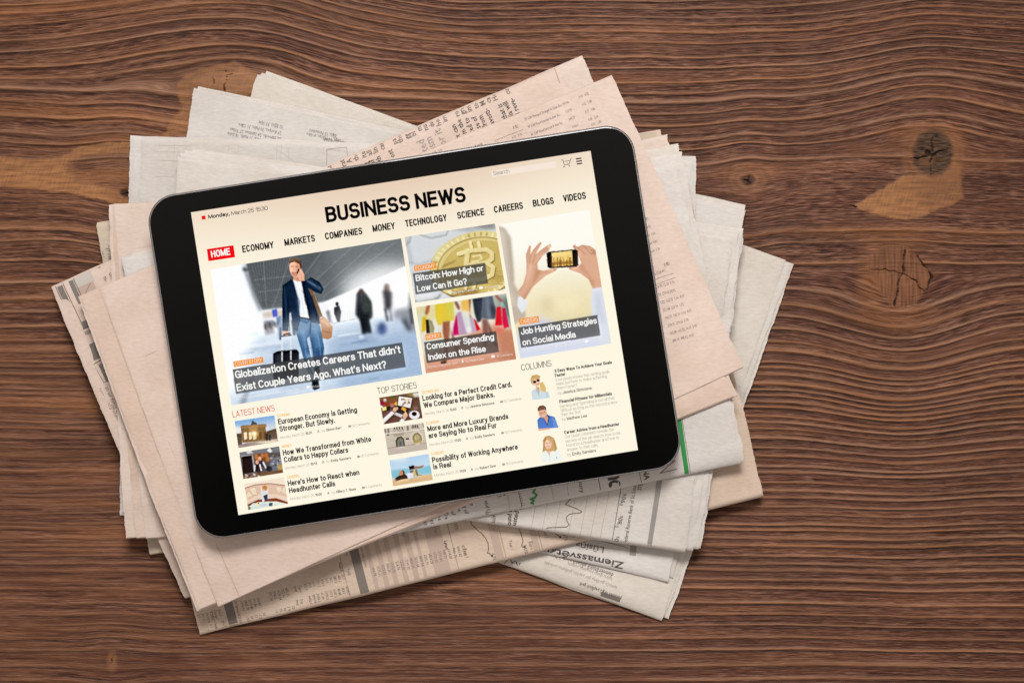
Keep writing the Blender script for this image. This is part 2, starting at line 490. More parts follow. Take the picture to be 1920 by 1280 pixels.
    z4 = zone([(300, 256), (322, 228), (338, 200), (330, 160), (345, 142), (386, 127), (437, 117), (474, 132), (484, 150), (464, 190), (420, 235), (346, 262)])
    z1 = zone([(1600, 387), (1640, 362), (1694, 330), (1730, 330), (1777, 300), (1800, 307), (1803, 340), (1808, 371), (1788, 384), (1748, 397), (1725, 408), (1700, 411), (1668, 408), (1630, 398)])
    z2 = zone([(1622, 486), (1640, 472), (1662, 462), (1697, 459), (1720, 480), (1748, 518), (1731, 550), (1722, 575), (1700, 586), (1675, 580), (1646, 546), (1630, 510)], 4)
    smoothz = np.maximum.reduce([smoothz, z4 * 0.85, z1, z2 * 0.9])
    def blob(k, rx, ry, soft):
        d = np.hypot((jx - k[0]) / rx, (jy - k[1]) / ry)
        return 1 - smooth01(1 - soft, 1 + soft, d)
    sx_, sy_ = jx, jy
    jx = X + 2.2 * noise(X / 14, Y / 10, 40) + 0.8 * noise(X / 4, Y / 3, 41); jy = Y + 2.2 * noise(X / 13, Y / 12, 42) + 0.8 * noise(X / 4, Y / 3, 43)
    z1 = np.maximum(z1 * 0.0, zone([(1600, 387), (1640, 362), (1694, 330), (1730, 330), (1777, 300), (1800, 307), (1803, 340), (1808, 371), (1788, 384), (1748, 397), (1725, 408), (1700, 411), (1668, 408), (1630, 398)]) * (1 - 0.65 * smooth01(1690, 1760, X) * smooth01(-0.3, 0.4, fib)))
    z2 = zone([(1627, 483), (1655, 462), (1697, 461), (1720, 480), (1748, 518), (1729, 550), (1716, 573), (1675, 576), (1649, 544), (1630, 505)])
    smoothz = np.maximum.reduce([inb * (1 - 0.8 * core), z4 * 0.7, z1, z2 * 0.6])
    k1 = blob((1750, 286), 37, 42, 0.14); k1r = blob((1750, 292), 60, 58, 0.32) * (1 - k1)
    k3 = blob(KN3, 12, 11, 0.35); k3r = blob(KN3, 40, 28, 0.5)
    k5 = blob(KN5, 9, 8, 0.5); k5r = blob(KN5, 30, 20, 0.5)
    k6 = blob(KN6, 9, 18, 0.6)
    # colour
    dark = lin((47, 23, 16)); mid = lin((94, 58, 43)); lite = lin((142, 102, 83)); tanc = lin((168, 116, 78)); pale = lin((170, 119, 76)); grey = lin((172, 138, 117))
    def mix(a, b, t): return a + (b - a) * np.clip(t, 0, 1)[..., None]
    calm = 1 - 0.22 * low - 0.1 * left_low
    band = noise(X / 620, F / 46, 80) + 0.5 * noise(X / 300, F / 20, 81)
    tt_ = 0.47 + 0.86 * calm * fib + 0.10 * f4 + 0.08 * band
    c = mix(mix(dark, mid, tt_ * 2), lite, tt_ * 2 - 1)
    c = mix(c, tanc, 0.30 * np.clip(0.2 + f4 + 0.9 * (tn - 0.5), 0, 1) * smooth01(2200, -200, X + 0.4 * Y))
    c = mix(c, mix(lin((110, 67, 40)), lin((158, 104, 66)), 0.5 + 0.6 * fib), 0.62 * smooth01(0.12, 0.75, band) * smooth01(2600, 0, X))
    c = mix(c, lin((36, 18, 11)), 0.34 * thin)
    c = mix(c, lin((166, 126, 104)), 0.22 * thin2 * (1 - thin))
    c = mix(c, mix(grey, tanc, 0.35 + 0.65 * tn), 0.66 * np.clip(R, 0, 1))  # ridge tops: tan latewood, with their greyish sheen painted into the colour
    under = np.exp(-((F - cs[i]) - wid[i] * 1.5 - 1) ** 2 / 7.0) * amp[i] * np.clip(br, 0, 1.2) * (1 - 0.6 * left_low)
    c = mix(c, lin((44, 25, 18)), 0.62 * under)  # narrow shadow below each ridge painted dark, along its carved groove
    c = mix(c, lin((34, 19, 14)), 0.5 * gap * (1 - np.clip(R, 0, 1)))
    hatch = noise((X + Y * 0.35) / 3.2, (Y - 0.2 * X) / 26, 14); hat2 = noise(X / 40, Y / 5, 15)
    pz = mix(lin((114, 77, 53)), pale, 0.62 + 0.30 * hatch + 0.45 * hat2 + 0.35 * fib)
    c = mix(c, pz, 0.88 * smoothz)
    for kx_, ky_, ra, rb, al in ((1690, 596, 64, 26, .55), (1634, 524, 22, 58, .6), (1684, 446, 60, 22, .5), (1728, 250, 62, 16, .55), (1792, 290, 16, 46, .6), (1830, 305, 60, 14, .4), (1650, 282, 60, 12, .3), (1600, 436, 90, 12, .4), (1830, 440, 80, 12, .35), (1403, 320, 44, 12, .4)):
        c = mix(c, mix(lin((112, 70, 42)), lin((164, 108, 66)), 0.5 + 0.7 * fib), 0.8 * al * blob((kx_, ky_), ra, rb, 0.85))
    c = mix(c, mix(lin((84, 52, 37)), lin((128, 85, 59)), 0.5 + 0.9 * noise(X / 3.4, Y / 50, 16)), 0.85 * z2)
    ring1 = 0.5 + 0.5 * np.sin(np.hypot(jx - 1750, (jy - 290) * 0.9) / 2.1)
    c = mix(c, mix(lin((100, 66, 46)), lin((152, 104, 70)), 0.6 + 0.25 * (ring1 - 0.5) + 0.4 * fib), 0.55 * k1r)
    c = mix(c, mix(lin((38, 25, 18)), lin((98, 72, 52)), 0.5 + 0.9 * noise(X / 14, Y / 2.6, 17)), k1)
    c = mix(c, lin((120, 80, 54)), 0.5 * blob((1738, 300), 14, 14, 0.5) * k1)
    ring3 = 0.5 + 0.5 * np.sin(np.hypot((jx - KN3[0]) * 0.75, jy - KN3[1]) / 1.7)
    c = mix(c, mix(lin((92, 60, 46)), lin((142, 98, 68)), 0.55 + 0.4 * (ring3 - 0.5) + 0.4 * fib), 0.55 * k3r)
    c = mix(c, lin((60, 42, 34)), 0.85 * k3); c = mix(c, lin((120, 76, 46)), 0.4 * k5r); c = mix(c, lin((38, 26, 20)), 0.9 * k5)
    c = mix(c, lin((152, 104, 68)), 0.55 * k6)
    # cracks
    jx2 = X + 3.0 * noise(X / 15, Y / 14, 18) + 0.5 * noise(X / 3, Y / 3, 44); jy2 = Y + 3.0 * noise(X / 15, Y / 14, 19) + 0.5 * noise(X / 3, Y / 3, 45)
    cr = np.zeros_like(X)
    def crack(pts, w):
        nonlocal cr
        b = 30; px = [p[0] for p in pts]; py = [p[1] for p in pts]
        jj = np.where((X[0] > min(px) - b) & (X[0] < max(px) + b))[0]; ii = np.where((Y[:, 0] > min(py) - b) & (Y[:, 0] < max(py) + b))[0]
        if len(ii) == 0 or len(jj) == 0: return
        sl = (slice(ii[0], ii[-1] + 1), slice(jj[0], jj[-1] + 1))
        d = seg_dist(jx2[sl], jy2[sl], pts) / np.clip(0.70 + 0.95 * noise(X[sl] / 16, Y[sl] / 16, 46), 0.2, 1.5)
        cr[sl] = np.maximum(cr[sl], 1 - smooth01(w * 0.3, w * 1.05, d))
    crack([(1700, 297), (1722, 297), (1747, 289), (1780, 279)], 2.2); crack([(1749, 258), (1748, 290), (1745, 327)], 1.6)
    crack([(1738, 284), (1748, 292), (1756, 288)], 4.5)
    crack([(1697, 470), (1694, 512), (1686, 530), (1678, 572)], 2.6); crack([(1694, 512), (1714, 526), (1733, 548)], 1.5)
    crack([(1694, 512), (1660, 505), (1634, 505)], 0.8); crack([(1720, 480), (1738, 502), (1748, 520), (1733, 552)], 2.8)
    crack([(424, 130), (425, 146), (420, 171)], 2.2); crack([(425, 140), (434, 138)], 1.2); crack([(398, 145), (402, 158)], 0.8)
    crack([(1396, 337), (1403, 339), (1409, 343)], 1.8); crack([(1404, 330), (1402, 346)], 1.4); crack([(1595, 386), (1604, 388)], 2.0)
    crack([(228, 364), (238, 360)], 2.5); crack([(212, 1228), (207, 1243)], 1.0)
    c = mix(c, lin((26, 19, 16)), 0.92 * cr)
    broad = noise(X / 330, F / 60, 20)
    c *= (1 + 0.20 * broad + 0.06 * noise(X / 900, Y / 300, 21))[..., None]
    # relief (m)
    rough_z = 1 - np.clip(np.maximum(smoothz, 0) * 0.9, 0, 1)
    H = (0.00053 * R - 0.00016 * thin + 0.00012 * thin2 + 0.00034 * fib * (1 - 0.4 * left_low) + 0.00008 * f4 - 0.00024 * gap - 0.0002 * under) * rough_z * (1 - 0.7 * k1) + 0.00018 * smoothz + 0.00005 * hatch * smoothz
    H += -0.0012 * cr + 0.00003 * k1r * ring1 - 0.0003 * k3 - 0.0006 * k5 + 0.0001 * (k3r * ring3)
    H -= 0.0007
    H[0, :] = H[-1, :] = -0.03; H[:, 0] = H[:, -1] = -0.03
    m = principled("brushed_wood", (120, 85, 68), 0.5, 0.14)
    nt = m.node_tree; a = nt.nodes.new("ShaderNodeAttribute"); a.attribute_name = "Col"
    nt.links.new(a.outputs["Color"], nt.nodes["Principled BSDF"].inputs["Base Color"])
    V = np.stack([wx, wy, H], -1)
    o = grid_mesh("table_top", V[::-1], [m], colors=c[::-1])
    tag(o, "brown brushed wooden table top with knots and raised grain", kind="structure")
    return o
table_top()

# ==================================================================== THE NEWSPAPERS
GR = 0.002
gx = np.arange(-0.30, 0.3001, GR); gy = np.arange(-0.22, 0.2201, GR)
GX, GY = np.meshgrid(gx, gy)
HF = np.zeros_like(GX)          # top of everything laid so far

def bil(A, x, y):
    u = np.clip((x - gx[0]) / GR, 0, len(gx) - 1.001); v = np.clip((y - gy[0]) / GR, 0, len(gy) - 1.001)
    i = u.astype(int); j = v.astype(int); a = u - i; b = v - j
    return (A[j, i] * (1 - a) + A[j, i + 1] * a) * (1 - b) + (A[j + 1, i] * (1 - a) + A[j + 1, i + 1] * a) * b

def shifts(A):
    P = np.pad(A, 1, mode="edge")
    h, w = A.shape
    for dy in (0, 1, 2):
        for dx in (0, 1, 2):
            if dx == 1 and dy == 1: continue
            yield math.hypot(dx - 1, dy - 1), P[dy:dy + h, dx:dx + w]

def drape(H, slope):
    """height a stiff sheet takes when laid over H"""
    D = H.copy()
    for _, s in shifts(H): D = np.maximum(D, s)
    E = D.copy()
    for it in range(140):
        N = E
        for d, s in shifts(E): N = np.maximum(N, s - slope * GR * d)
        if np.abs(N - E).max() < 1e-6: break
        E = N
    for _ in range(5):
        A = E * 2; k = 2
        for d, s in shifts(E): A = A + s; k += 1
        E = A / k
    return np.maximum(E, D) + 0.00015

def edge_d(x, y, a, b):
    """distance inside of the edge a-b (positive to the right-hand side, seen from above, of a->b)"""
    d = (b - a) / np.hypot(*(b - a))
    return -((x - a[0]) * (-d[1]) + (y - a[1]) * d[0])

def roll(d, r, lo):
    if r <= 0: return np.ones_like(d)
    t = np.clip(d / r, 0, 1)
    return lo + (1 - lo) * np.sqrt(np.clip(1 - (1 - t) ** 2, 0, 1))

INK = {}
def ink(name, col):
    if name not in INK: INK[name] = principled("print_" + name, col, 0.8, 0.1)
    return INK[name]
ink("black", (84, 76, 72)); ink("faded", (118, 107, 101)); ink("light", (164, 152, 144)); ink("ghost", (196, 188, 180))
ink("green", (58, 142, 76)); ink("bar", (128, 118, 110)); ink("band", (190, 168, 154)); ink("photo", (128, 120, 114)); ink("seam", (186, 152, 134))
ink("bargrey", (150, 146, 142))
INKS = list(INK)

class Paper:
    """a folded newspaper: a drape base, several sheets and the printing on the top one"""
    def __init__(self, quads, thick, r_top=0.8, r_bot=0.8, slope=0.16, seed=0, lo=0.12, wr=1.0, deckle=1.0):
        global HF
        self.t = thick * 1e-3; self.rt = r_top * 1e-3; self.rb = r_bot * 1e-3; self.lo = lo
        self.seed = seed; self.wr = wr; self.deckle = deckle
        q = np.array(quads[-1], float)
        z = np.full(4, 0.012)
        self.base = drape(HF, slope)
        for _ in range(3):
            w = np.stack([unproj(q[i], z[i]) for i in range(4)])
            z = np.array([float(bil(self.base, np.array(w[i][0]), np.array(w[i][1]))) for i in range(4)]) + self.t * 0.8
        self.quads = []
        for k, qq in enumerate(quads):
            qq = np.array(qq, float)
            f = (k + 1) / len(quads)
            self.quads.append(np.stack([unproj(qq[i], z[i] - self.t * (1 - f)) for i in range(4)]))
        self.q = self.quads[-1]
        TL, TR, BR, BL = self.q
        ins = (edge_d(GX, GY, TL, TR) > -0.001) & (edge_d(GX, GY, TR, BR) > -0.001) & (edge_d(GX, GY, BR, BL) > -0.001) & (edge_d(GX, GY, BL, TL) > -0.001)
        zt = self.z(GX, GY)
        HF = np.where(ins, np.maximum(HF, zt), HF)
    def wrinkle(self, x, y):
        s = self.seed
        TL, TR = self.q[0], self.q[1]
        d = (TR - TL) / np.hypot(*(TR - TL))
        u = x * d[0] + y * d[1]; v = -x * d[1] + y * d[0]
        cz = 0.0
        rc = np.random.RandomState(self.seed + 400)
        for _ in range(4):
            th = rc.uniform(-0.9, 0.9) + (PI / 2 if rc.rand() < 0.5 else 0); of = rc.uniform(-0.07, 0.07); A = rc.uniform(0.00012, 0.00034) * rc.choice([-1, 1])
            c = self.q.mean(0); dd = (x - c[0]) * math.sin(th) - (y - c[1]) * math.cos(th) - of; al_ = (x - c[0]) * math.cos(th) + (y - c[1]) * math.sin(th)
            dd = dd + 0.002 * noise(al_ / 0.03, al_ * 0 + self.seed, 58)
            cz = cz + A * np.exp(-np.abs(dd) / 0.0022) * np.clip(0.5 + noise(al_ / 0.05, al_ * 0 + self.seed * 1.3, 57), 0, 1)
        return cz + self.wr * (0.00050 * noise(u / 0.07, v / 0.035, 30 + s) + 0.00028 * noise(u / 0.03, v / 0.012, 31 + s) + 0.00004 * noise(u / 0.008, v / 0.005, 32))
    def z(self, x, y, k=None):
        q = self.quads[-1 if k is None else k]
        TL, TR, BR, BL = q
        f = 1.0 if k is None else (k + 1) / len(self.quads)
        P = roll(edge_d(x, y, TL, TR), self.rt, self.lo) * roll(edge_d(x, y, BR, BL), self.rb, self.lo)
        P = P * roll(edge_d(x, y, TR, BR), 0.012, 0.72) * roll(edge_d(x, y, BL, TL), 0.012, 0.72)
        return bil(self.base, x, y) + self.t * f * P + (0.0004 + self.wrinkle(x, y)) * P
    def sheet(self, k, mb, mat):
        TL, TR, BR, BL = self.quads[k]
        e = np.array([0, .002, .005, .01, .018, .03, .045, .06])
        us = np.concatenate([e, np.linspace(.08, .92, 76), 1 - e[::-1]])
        Wd = 0.165
        a = max(self.rt, 0.001) / Wd; b = max(self.rb, 0.001) / Wd
        ra = a * (1 - np.cos(np.linspace(0, PI / 2, 9)))[:-1]; rb = 1 - b * (1 - np.cos(np.linspace(0, PI / 2, 9)))[:-1]
        vs = np.concatenate([ra, np.linspace(a, 1 - b, 250), rb[::-1]])
        U, V = np.meshgrid(us, vs)
        P = (TL * (1 - U)[..., None] + TR * U[..., None]) * (1 - V)[..., None] + (BL * (1 - U)[..., None] + BR * U[..., None]) * V[..., None]
        rs = np.random.RandomState(self.seed * 17 + k)
        n = len(vs)
        dk = self.deckle
        jl = (rs.rand(n) - .5) * 0.0003 * dk + 0.0005 * dk * noise(vs * 22, vs * 0 + k, 50 + self.seed)
        jr = (rs.rand(n) - .5) * 0.0003 * dk + 0.0005 * dk * noise(vs * 22, vs * 0 + k + 7.3, 51 + self.seed)
        du = (TR - TL) / np.hypot(*(TR - TL)); dv = (BL - TL) / np.hypot(*(BL - TL))
        wl_ = np.clip(1 - us / .03, 0, 1); wr_ = np.clip(1 - (1 - us) / .03, 0, 1)
        P = P + (jl[:, None] * wl_[None] + jr[:, None] * wr_[None])[..., None] * du
        jt = 0.00045 * noise(us * 9, us * 0 + k + 3.1, 52 + self.seed); jb = 0.00045 * noise(us * 9, us * 0 + k + 9.1, 53 + self.seed)
        P = P + (jt[None] * np.clip(1 - vs / .08, 0, 1)[:, None] + jb[None] * np.clip(1 - (1 - vs) / .08, 0, 1)[:, None])[..., None] * dv
        # keep edge distances measured on the straight outline
        Z = self.z_param(U, V, P, k)
        curl = (0.00035 * dk * noise(vs * 14, vs * 0 + 2.2 * k, 54 + self.seed) + 0.0009 * noise(vs * 4.5, vs * 0 + 1.3 * k, 56 + self.seed) + 0.0004)[:, None] * (wl_ + wr_)[None]
        verts = np.concatenate([P, (Z + curl)[..., None]], -1).reshape(-1, 3)
        ny, nx = U.shape
        i = np.arange(nx * ny).reshape(ny, nx)
        qd = np.stack([i[:-1, :-1], i[1:, :-1], i[1:, 1:], i[:-1, 1:]], -1).reshape(-1, 4).tolist()
        mb.add(verts, qd, mat)
    def z_param(self, U, V, P, k):
        return self.z(P[..., 0], P[..., 1], k)
    def put(self, mb, vf, mat, lift=0.00013, skip=0.0007):
        """lay flat lettering (photo pixels) on the top sheet"""
        v, f = vf
        if len(v) == 0: return
        c = v.mean(0); zc = 0.02
        for _ in range(4):
            w = unproj(c, zc); zc = float(self.z(np.array(w[0]), np.array(w[1])))
        w = unproj(v, zc)
        x, y = w[:, 0], w[:, 1]
        TL, TR, BR, BL = self.q
        ok = (edge_d(x, y, TL, TR) > skip) & (edge_d(x, y, BR, BL) > skip) & (edge_d(x, y, TR, BR) > 0.0006) & (edge_d(x, y, BL, TL) > 0.0006)
        f = [t for t in f if all(ok[j] for j in t)]
        if f: mb.add(np.stack([x, y, self.z(x, y) + lift], -1), f, 1 + INKS.index(mat))
    def patch(self, mb, poly, mat, step=5.0, lift=0.0001):
        """a printed area: a 4-sided polygon in photo pixels, cut fine enough to follow the paper"""
        a, b, c, d = [np.array(p, float) for p in poly]
        nu = max(1, int(np.hypot(*(b - a)) / step)); nv = max(1, int(np.hypot(*(d - a)) / step))
        U, V = np.meshgrid(np.linspace(0, 1, nu + 1), np.linspace(0, 1, nv + 1))
        U = U[..., None]; V = V[..., None]
        P = ((a * (1 - U) + b * U) * (1 - V) + (d * (1 - U) + c * U) * V).reshape(-1, 2)
        i = np.arange((nu + 1) * (nv + 1)).reshape(nv + 1, nu + 1)
        f = np.stack([i[:-1, :-1], i[1:, :-1], i[1:, 1:], i[:-1, 1:]], -1).reshape(-1, 4).tolist()
        self.put(mb, (P, f), mat, lift, 0.0003)
    def stroke(self, mb, pts, w, mat, lift=0.00012):
        for p, q in zip(pts[:-1], pts[1:]):
            p = np.array(p, float); q = np.array(q, float)
            d = (q - p) / max(np.hypot(*(q - p)), 1e-6); n = np.array([-d[1], d[0]]) * w / 2
            p = p - d * w * 0.3; q = q + d * w * 0.3
            self.patch(mb, [p - n, q - n, q + n, p + n], mat, 4.0, lift)
    def build(self, label, mats, printing=None, names=None):
        root = bpy.data.objects.new("folded_newspaper", None)
        COL.objects.link(root)
        root.empty_display_size = 0.02
        root.location = (*self.q.mean(0), float(bil(self.base, *[np.array(t) for t in self.q.mean(0)])))
        tag(root, label, "newspaper", "folded newspapers fanned out under the tablet")
        inv = -np.array(root.location)
        n = len(self.quads)
        for k in range(n):
            mb = MB()
            self.sheet(k, mb, 0)
            top = k == n - 1
            if top and printing: printing(self, mb)
            for v in mb.v: v += inv
            mb.build("front_page" if top else "inner_page", [mats[k % len(mats)]] + [INK[x] for x in INKS], root, smooth=True)
        return root

def dig(*fmt):
    return fmt[random.randrange(len(fmt))].replace("#", "%d") % tuple(random.randrange(10) for _ in range(0)) if False else "".join(str(random.randrange(10)) if ch == "#" else ch for ch in fmt[random.randrange(len(fmt))])

WHITE_A = paper_mat("newsprint_white", (221, 216, 212), (211, 204, 198), 1)
WHITE_B = paper_mat("newsprint_cream", (219, 213, 207), (209, 200, 191), 2)
WHITE_C = paper_mat("newsprint_grey", (220, 214, 209), (210, 203, 196), 3)
WHITE_D = paper_mat("newsprint_ivory", (220, 213, 204), (211, 201, 189), 4)
PINK_A = paper_mat("newsprint_pink", (224, 204, 192), (216, 194, 180), 5)
PINK_B = paper_mat("newsprint_salmon", (221, 199, 185), (212, 188, 171), 6)
PINK_C = paper_mat("newsprint_rose", (225, 208, 197), (217, 198, 185), 7)
BEIGE = paper_mat("newsprint_sand", (217, 197, 179), (207, 185, 166), 9)
TAN = paper_mat("newsprint_beige", (210, 195, 176), (199, 183, 163), 8)

# --- bottom of the pile: cream paper turned 20 degrees
W4 = Paper([[(500, 133), (1488, 495), (1254, 1160), (262, 806)], [(491, 136), (1484, 494), (1247, 1156), (258, 808)], [(483, 139), (1474, 487), (1240, 1164), (255, 812)]], 3.4, 0.8, 8.0, seed=1)
def p_w4(p, mb):
    a = 180 + 19.2
    p.put(mb, text_dir("demokrātiskā gājienā pie brīvības", (1151, 1074), a, 8.5, 0.72, 0.01), "faded")
    for k, s in enumerate(["pasaules tirgū pagājuši gadi", "latviešu gaidāms gan papildu gadījumu nodoklis", "katru dienu pieejama summa"]):
        p.put(mb, text_dir(s, (1166 - k * 9, 1118 - k * 16 - (k > 0) * 4), a, 6.5, 0.8), "black" if k == 0 else "light")
    p.put(mb, text_dir("NAV", (976, 1055), 200, 11, 0.9, 0.02), "black")
    p.patch(mb, [(1128, 1108), (1164, 1120), (1160, 1134), (1124, 1121)], "bar")
W4.build("cream newspaper lowest in the pile, thick rolled edge at lower right", [WHITE_D, WHITE_B, WHITE_D], p_w4)

W5 = Paper([[(372, 162), (1398, 384), (1262, 1083), (262, 850)], [(364, 165), (1398, 394), (1252, 1091), (258, 860)]], 2.0, 0.8, 5.0, seed=2)
def p_w5(p, mb):
    a = 191.5
    for s, x, y, c in [("32 Eģes, 33 Sijas", 531, 236, 0), ("29 Korpes, 30 Paīts, 31 Cēre.", 528, 247, 0), ("22 Bārvedis, 24 Sabilties, 27 Trīass.", 527, 258.5, 0),
                    ("12 Muca, 17 Katls, 18 Svīra.", 500, 262, 0), ("dīķis, 15 Nolaideni", 632, 252.5, 0), ("slēgt. 14 Mācas, ar labu", 640, 262, 0), ("13 Pieslēgt. 15 Nolaid.", 668, 271, 0)]:
        p.put(mb, text_dir(s, (x, y), a, 6.6, 0.72), "faded")
    p.put(mb, text_px("Ziemassvētku", (1171, 1054), (1020, 1024), 12.5, 0.016), "black", 0.00013, 0.0002)
    p.put(mb, text_px("Lūsiņa", (1133, 1025), (1080, 1015), 11, 0.012), "faded")
    p.stroke(mb, [(1118, 1011), (1176, 1026)], 0.9, "faded")
    p.patch(mb, [(1182, 1022), (1194, 1024), (1192, 1042), (1180, 1040)], "light")
    p.put(mb, text_dir("pilsētā notika kārtējais izlozes vakars", (1215, 1000), a, 6, 0.8), "light")
W5.build("white newspaper with upside down text at upper left and lower right", [WHITE_B, WHITE_A], p_w5)

W1 = Paper([[(245, 254), (1305, 293), (1290, 1000), (225, 966)], [(250, 256), (1300, 295), (1287, 1000), (230, 962)], [(266, 255), (1296, 296), (1280, 1000), (246, 960)]], 2.2, 3.2, 0.8, seed=3)
def p_w1(p, mb):
    for x in (285, 300, 318, 327, 430, 447, 520, 528): p.stroke(mb, [(x, 270), (x - 2, 275 + (x * 37 % 60))], 0.8, "ghost")
    for y in (272, 284, 300, 330): p.stroke(mb, [(280, y), (340 + y % 50, y + 2)], 0.7, "ghost")
    p.stroke(mb, [(612, 311), (613, 280), (650, 276), (652, 300)], 1.0, "light")
    p.stroke(mb, [(512, 276), (548, 300)], 0.8, "ghost"); p.stroke(mb, [(540, 276), (542, 304)], 0.9, "ghost"); p.stroke(mb, [(612, 280), (650, 284)], 0.7, "ghost")
W1.build("white newspaper lying straight, with page step at its left edge", [WHITE_A, WHITE_A, WHITE_C], p_w1)

T5 = Paper([[(186, 420), (1238, 243), (1340, 858), (284, 1036)], [(181, 417), (1230, 246), (1335, 860), (282, 1040)]], 2.0, 3.0, 0.8, seed=4)
def p_t5(p, mb):
    a = 80.5
    p.put(mb, text_dir("el", (192, 419), a, 9, 0.9), "faded")
    p.put(mb, text_dir("homegrown", (196, 441), a, 9, 0.82), "faded")
    p.put(mb, text_dir("(October 1", (184, 443), a, 9, 0.82), "faded")
    p.stroke(mb, [(185, 436), (215, 430)], 0.8, "light")
    p.patch(mb, [(1225, 246), (1238, 244), (1239, 249), (1228, 251)], "seam")
T5.build("beige newspaper with sideways text peeking out at far left", [PINK_B, TAN], p_t5)

N3 = Paper([[(226, 571), (1272, 315), (1426, 932), (378, 1187)], [(223, 571), (1280, 311), (1432, 930), (375, 1190)]], 2.2, 1.0, 2.6, seed=5)
def p_n3(p, mb):
    B = np.array([375.0, 1190.0]); e = np.array([.971, -.2389]); n = np.array([-.2389, -.971])
    Q = lambda s, q: B + s * e + q * n
    a = math.degrees(math.atan2(.971, .2389))
    R = lambda s0, s1, q0, q1, m: p.patch(mb, [Q(s0, q0), Q(s1, q0), Q(s1, q1), Q(s0, q1)], m)
    R(57, 74, 2, 70, "bar"); R(310, 327, 2, 110, "bar")
    for s0, s1 in [(339, 347), (358, 367), (376, 385), (396, 405), (415, 425), (434, 440)]: R(s0, s1, 3, 130, "band")
    R(455, 485, 3, 160, "band"); R(573, 588, 3, 130, "band"); R(646, 658, 3, 110, "band")
    T = lambda s, t, q, m="faded", cap=5.2, b=0.0: p.put(mb, text_dir(t, Q(s, q), a, cap, 0.8, b), m)
    for s in (4, 12, 20, 28): T(s, dig("#.####", "##.####", "###.##"), 38); T(s + 2, dig("##.#", "#.#"), 15)
    T(36, "Change", 40); T(44, "Day's", 38)
    p.stroke(mb, [Q(33, 3), Q(33, 40)], 0.6, "faded"); p.stroke(mb, [Q(44, 14), Q(50, 16), Q(47, 8), Q(52, 4)], 0.7, "faded")
    T(78, "Oil Nymex $ 25 Jan", 48, "faded", 4.8)
    for k, s in enumerate((88, 96, 104, 112, 120)): T(s, dig("####.##", "###.##"), 43); T(s + 4, dig("-#.#", "##"), 12)
    for k, s in enumerate((144, 152, 160, 168, 176)): T(s, dig("####.##", "###.##"), 47); T(s + 4, dig("##", "#.#"), 12)
    T(162, "Index", 76); T(170, "Prev", 75)
    T(193, "prev", 46); T(201, "Close", 46); T(190, "chng", 22); T(198, "Day", 20)
    for k in range(10): T(212 + k * 8.1, dig("###.#", "##.#"), 47); T(214 + k * 8.1, dig("####.#", "###.#", "##.##"), 23)
    for k in range(7): T(216 + k * 13, ["Nat", "Avge", "Rate", "Mid", "Sep", "Cap", "Ind"][k], 92, "faded", 4.6)
    p.stroke(mb, [Q(290, 3), Q(290, 100)], 0.6, "faded"); T(284, "Yield %", 70, "faded"); T(297, "Yield", 55); T(302, "Price", 90)
    T(331, "Month's daily archive", 95, "faded", 4.6)
    for k in range(20): T(343 + k * 9.1, dig("####.##", "###.##", "####.##"), 46, "faded", 5.4)
    for k in range(9): T(348 + k * 16, ["Day", "Share", "Indx", "Close", "Tokyo STD", "Xetra", "Market Index", "Nov 09", "200"][k], 100 + k * 4, "faded", 5)
    T(486, "Latest", 62, "black", 6, 0.015); T(480, "all-Share", 110, "faded", 5); T(474, "Euro Mid Cap", 112, "faded", 5)
    p.stroke(mb, [Q(500, 3), Q(500, 150)], 0.7, "faded"); T(512, "Month ↗2.92%".replace("↗", "/"), 118, "faded", 6.4); T(518, "Year /", 40, "faded", 6.4)
    c6 = lambda pts: [(560 + x / 3.46, 840 + y / 3.46) for x, y in pts]
    p.stroke(mb, c6([(1125, 465), (1116, 480), (1120, 492), (1150, 520), (1165, 535), (1185, 548), (1212, 582), (1228, 612), (1232, 650), (1226, 678), (1240, 682), (1255, 697)]), 1.3, "black")
    def dot(x, y, r):
        t = np.linspace(0, 2 * PI, 13)[:-1]
        p.put(mb, (np.stack([x + r * np.cos(t), y + r * np.sin(t)], -1), [list(range(12))[::-1]]), "black")
    dot(922.5, 1041.5, 2.1); dot(984, 1024.5, 2.1); dot(1050.6, 1006.5, 2.0)
    p.stroke(mb, c6([(1422, 508), (1440, 545), (1452, 585), (1455, 605), (1446, 632), (1455, 640), (1468, 638)]), 1.3, "black")
    p.stroke(mb, [(1042, 1000), (1050, 1006)], 1.3, "black")
    T(567, "4.7%", 18, "faded", 6.4); T(628, "1.43%", 18, "faded", 6.4)
    p.stroke(mb, [Q(592, 3), Q(592, 100)], 0.7, "faded"); T(603, "0.53%", 80, "faded", 6.4); T(604, "Year /", 34, "faded", 6.4)
    p.stroke(mb, [Q(662, 3), Q(662, 90)], 0.7, "faded"); T(672, "Year /", 40, "faded", 6.4); T(640, "Euro", 22, "faded", 7)
    T(706, "6.37%", 25, "faded", 6.4); T(722, "Lon", 22, "faded", 7); T(738, "Jan", 20, "faded", 5)
N3.build("pink newspaper with printed market tables along its lower edge", [PINK_B, BEIGE], p_n3)

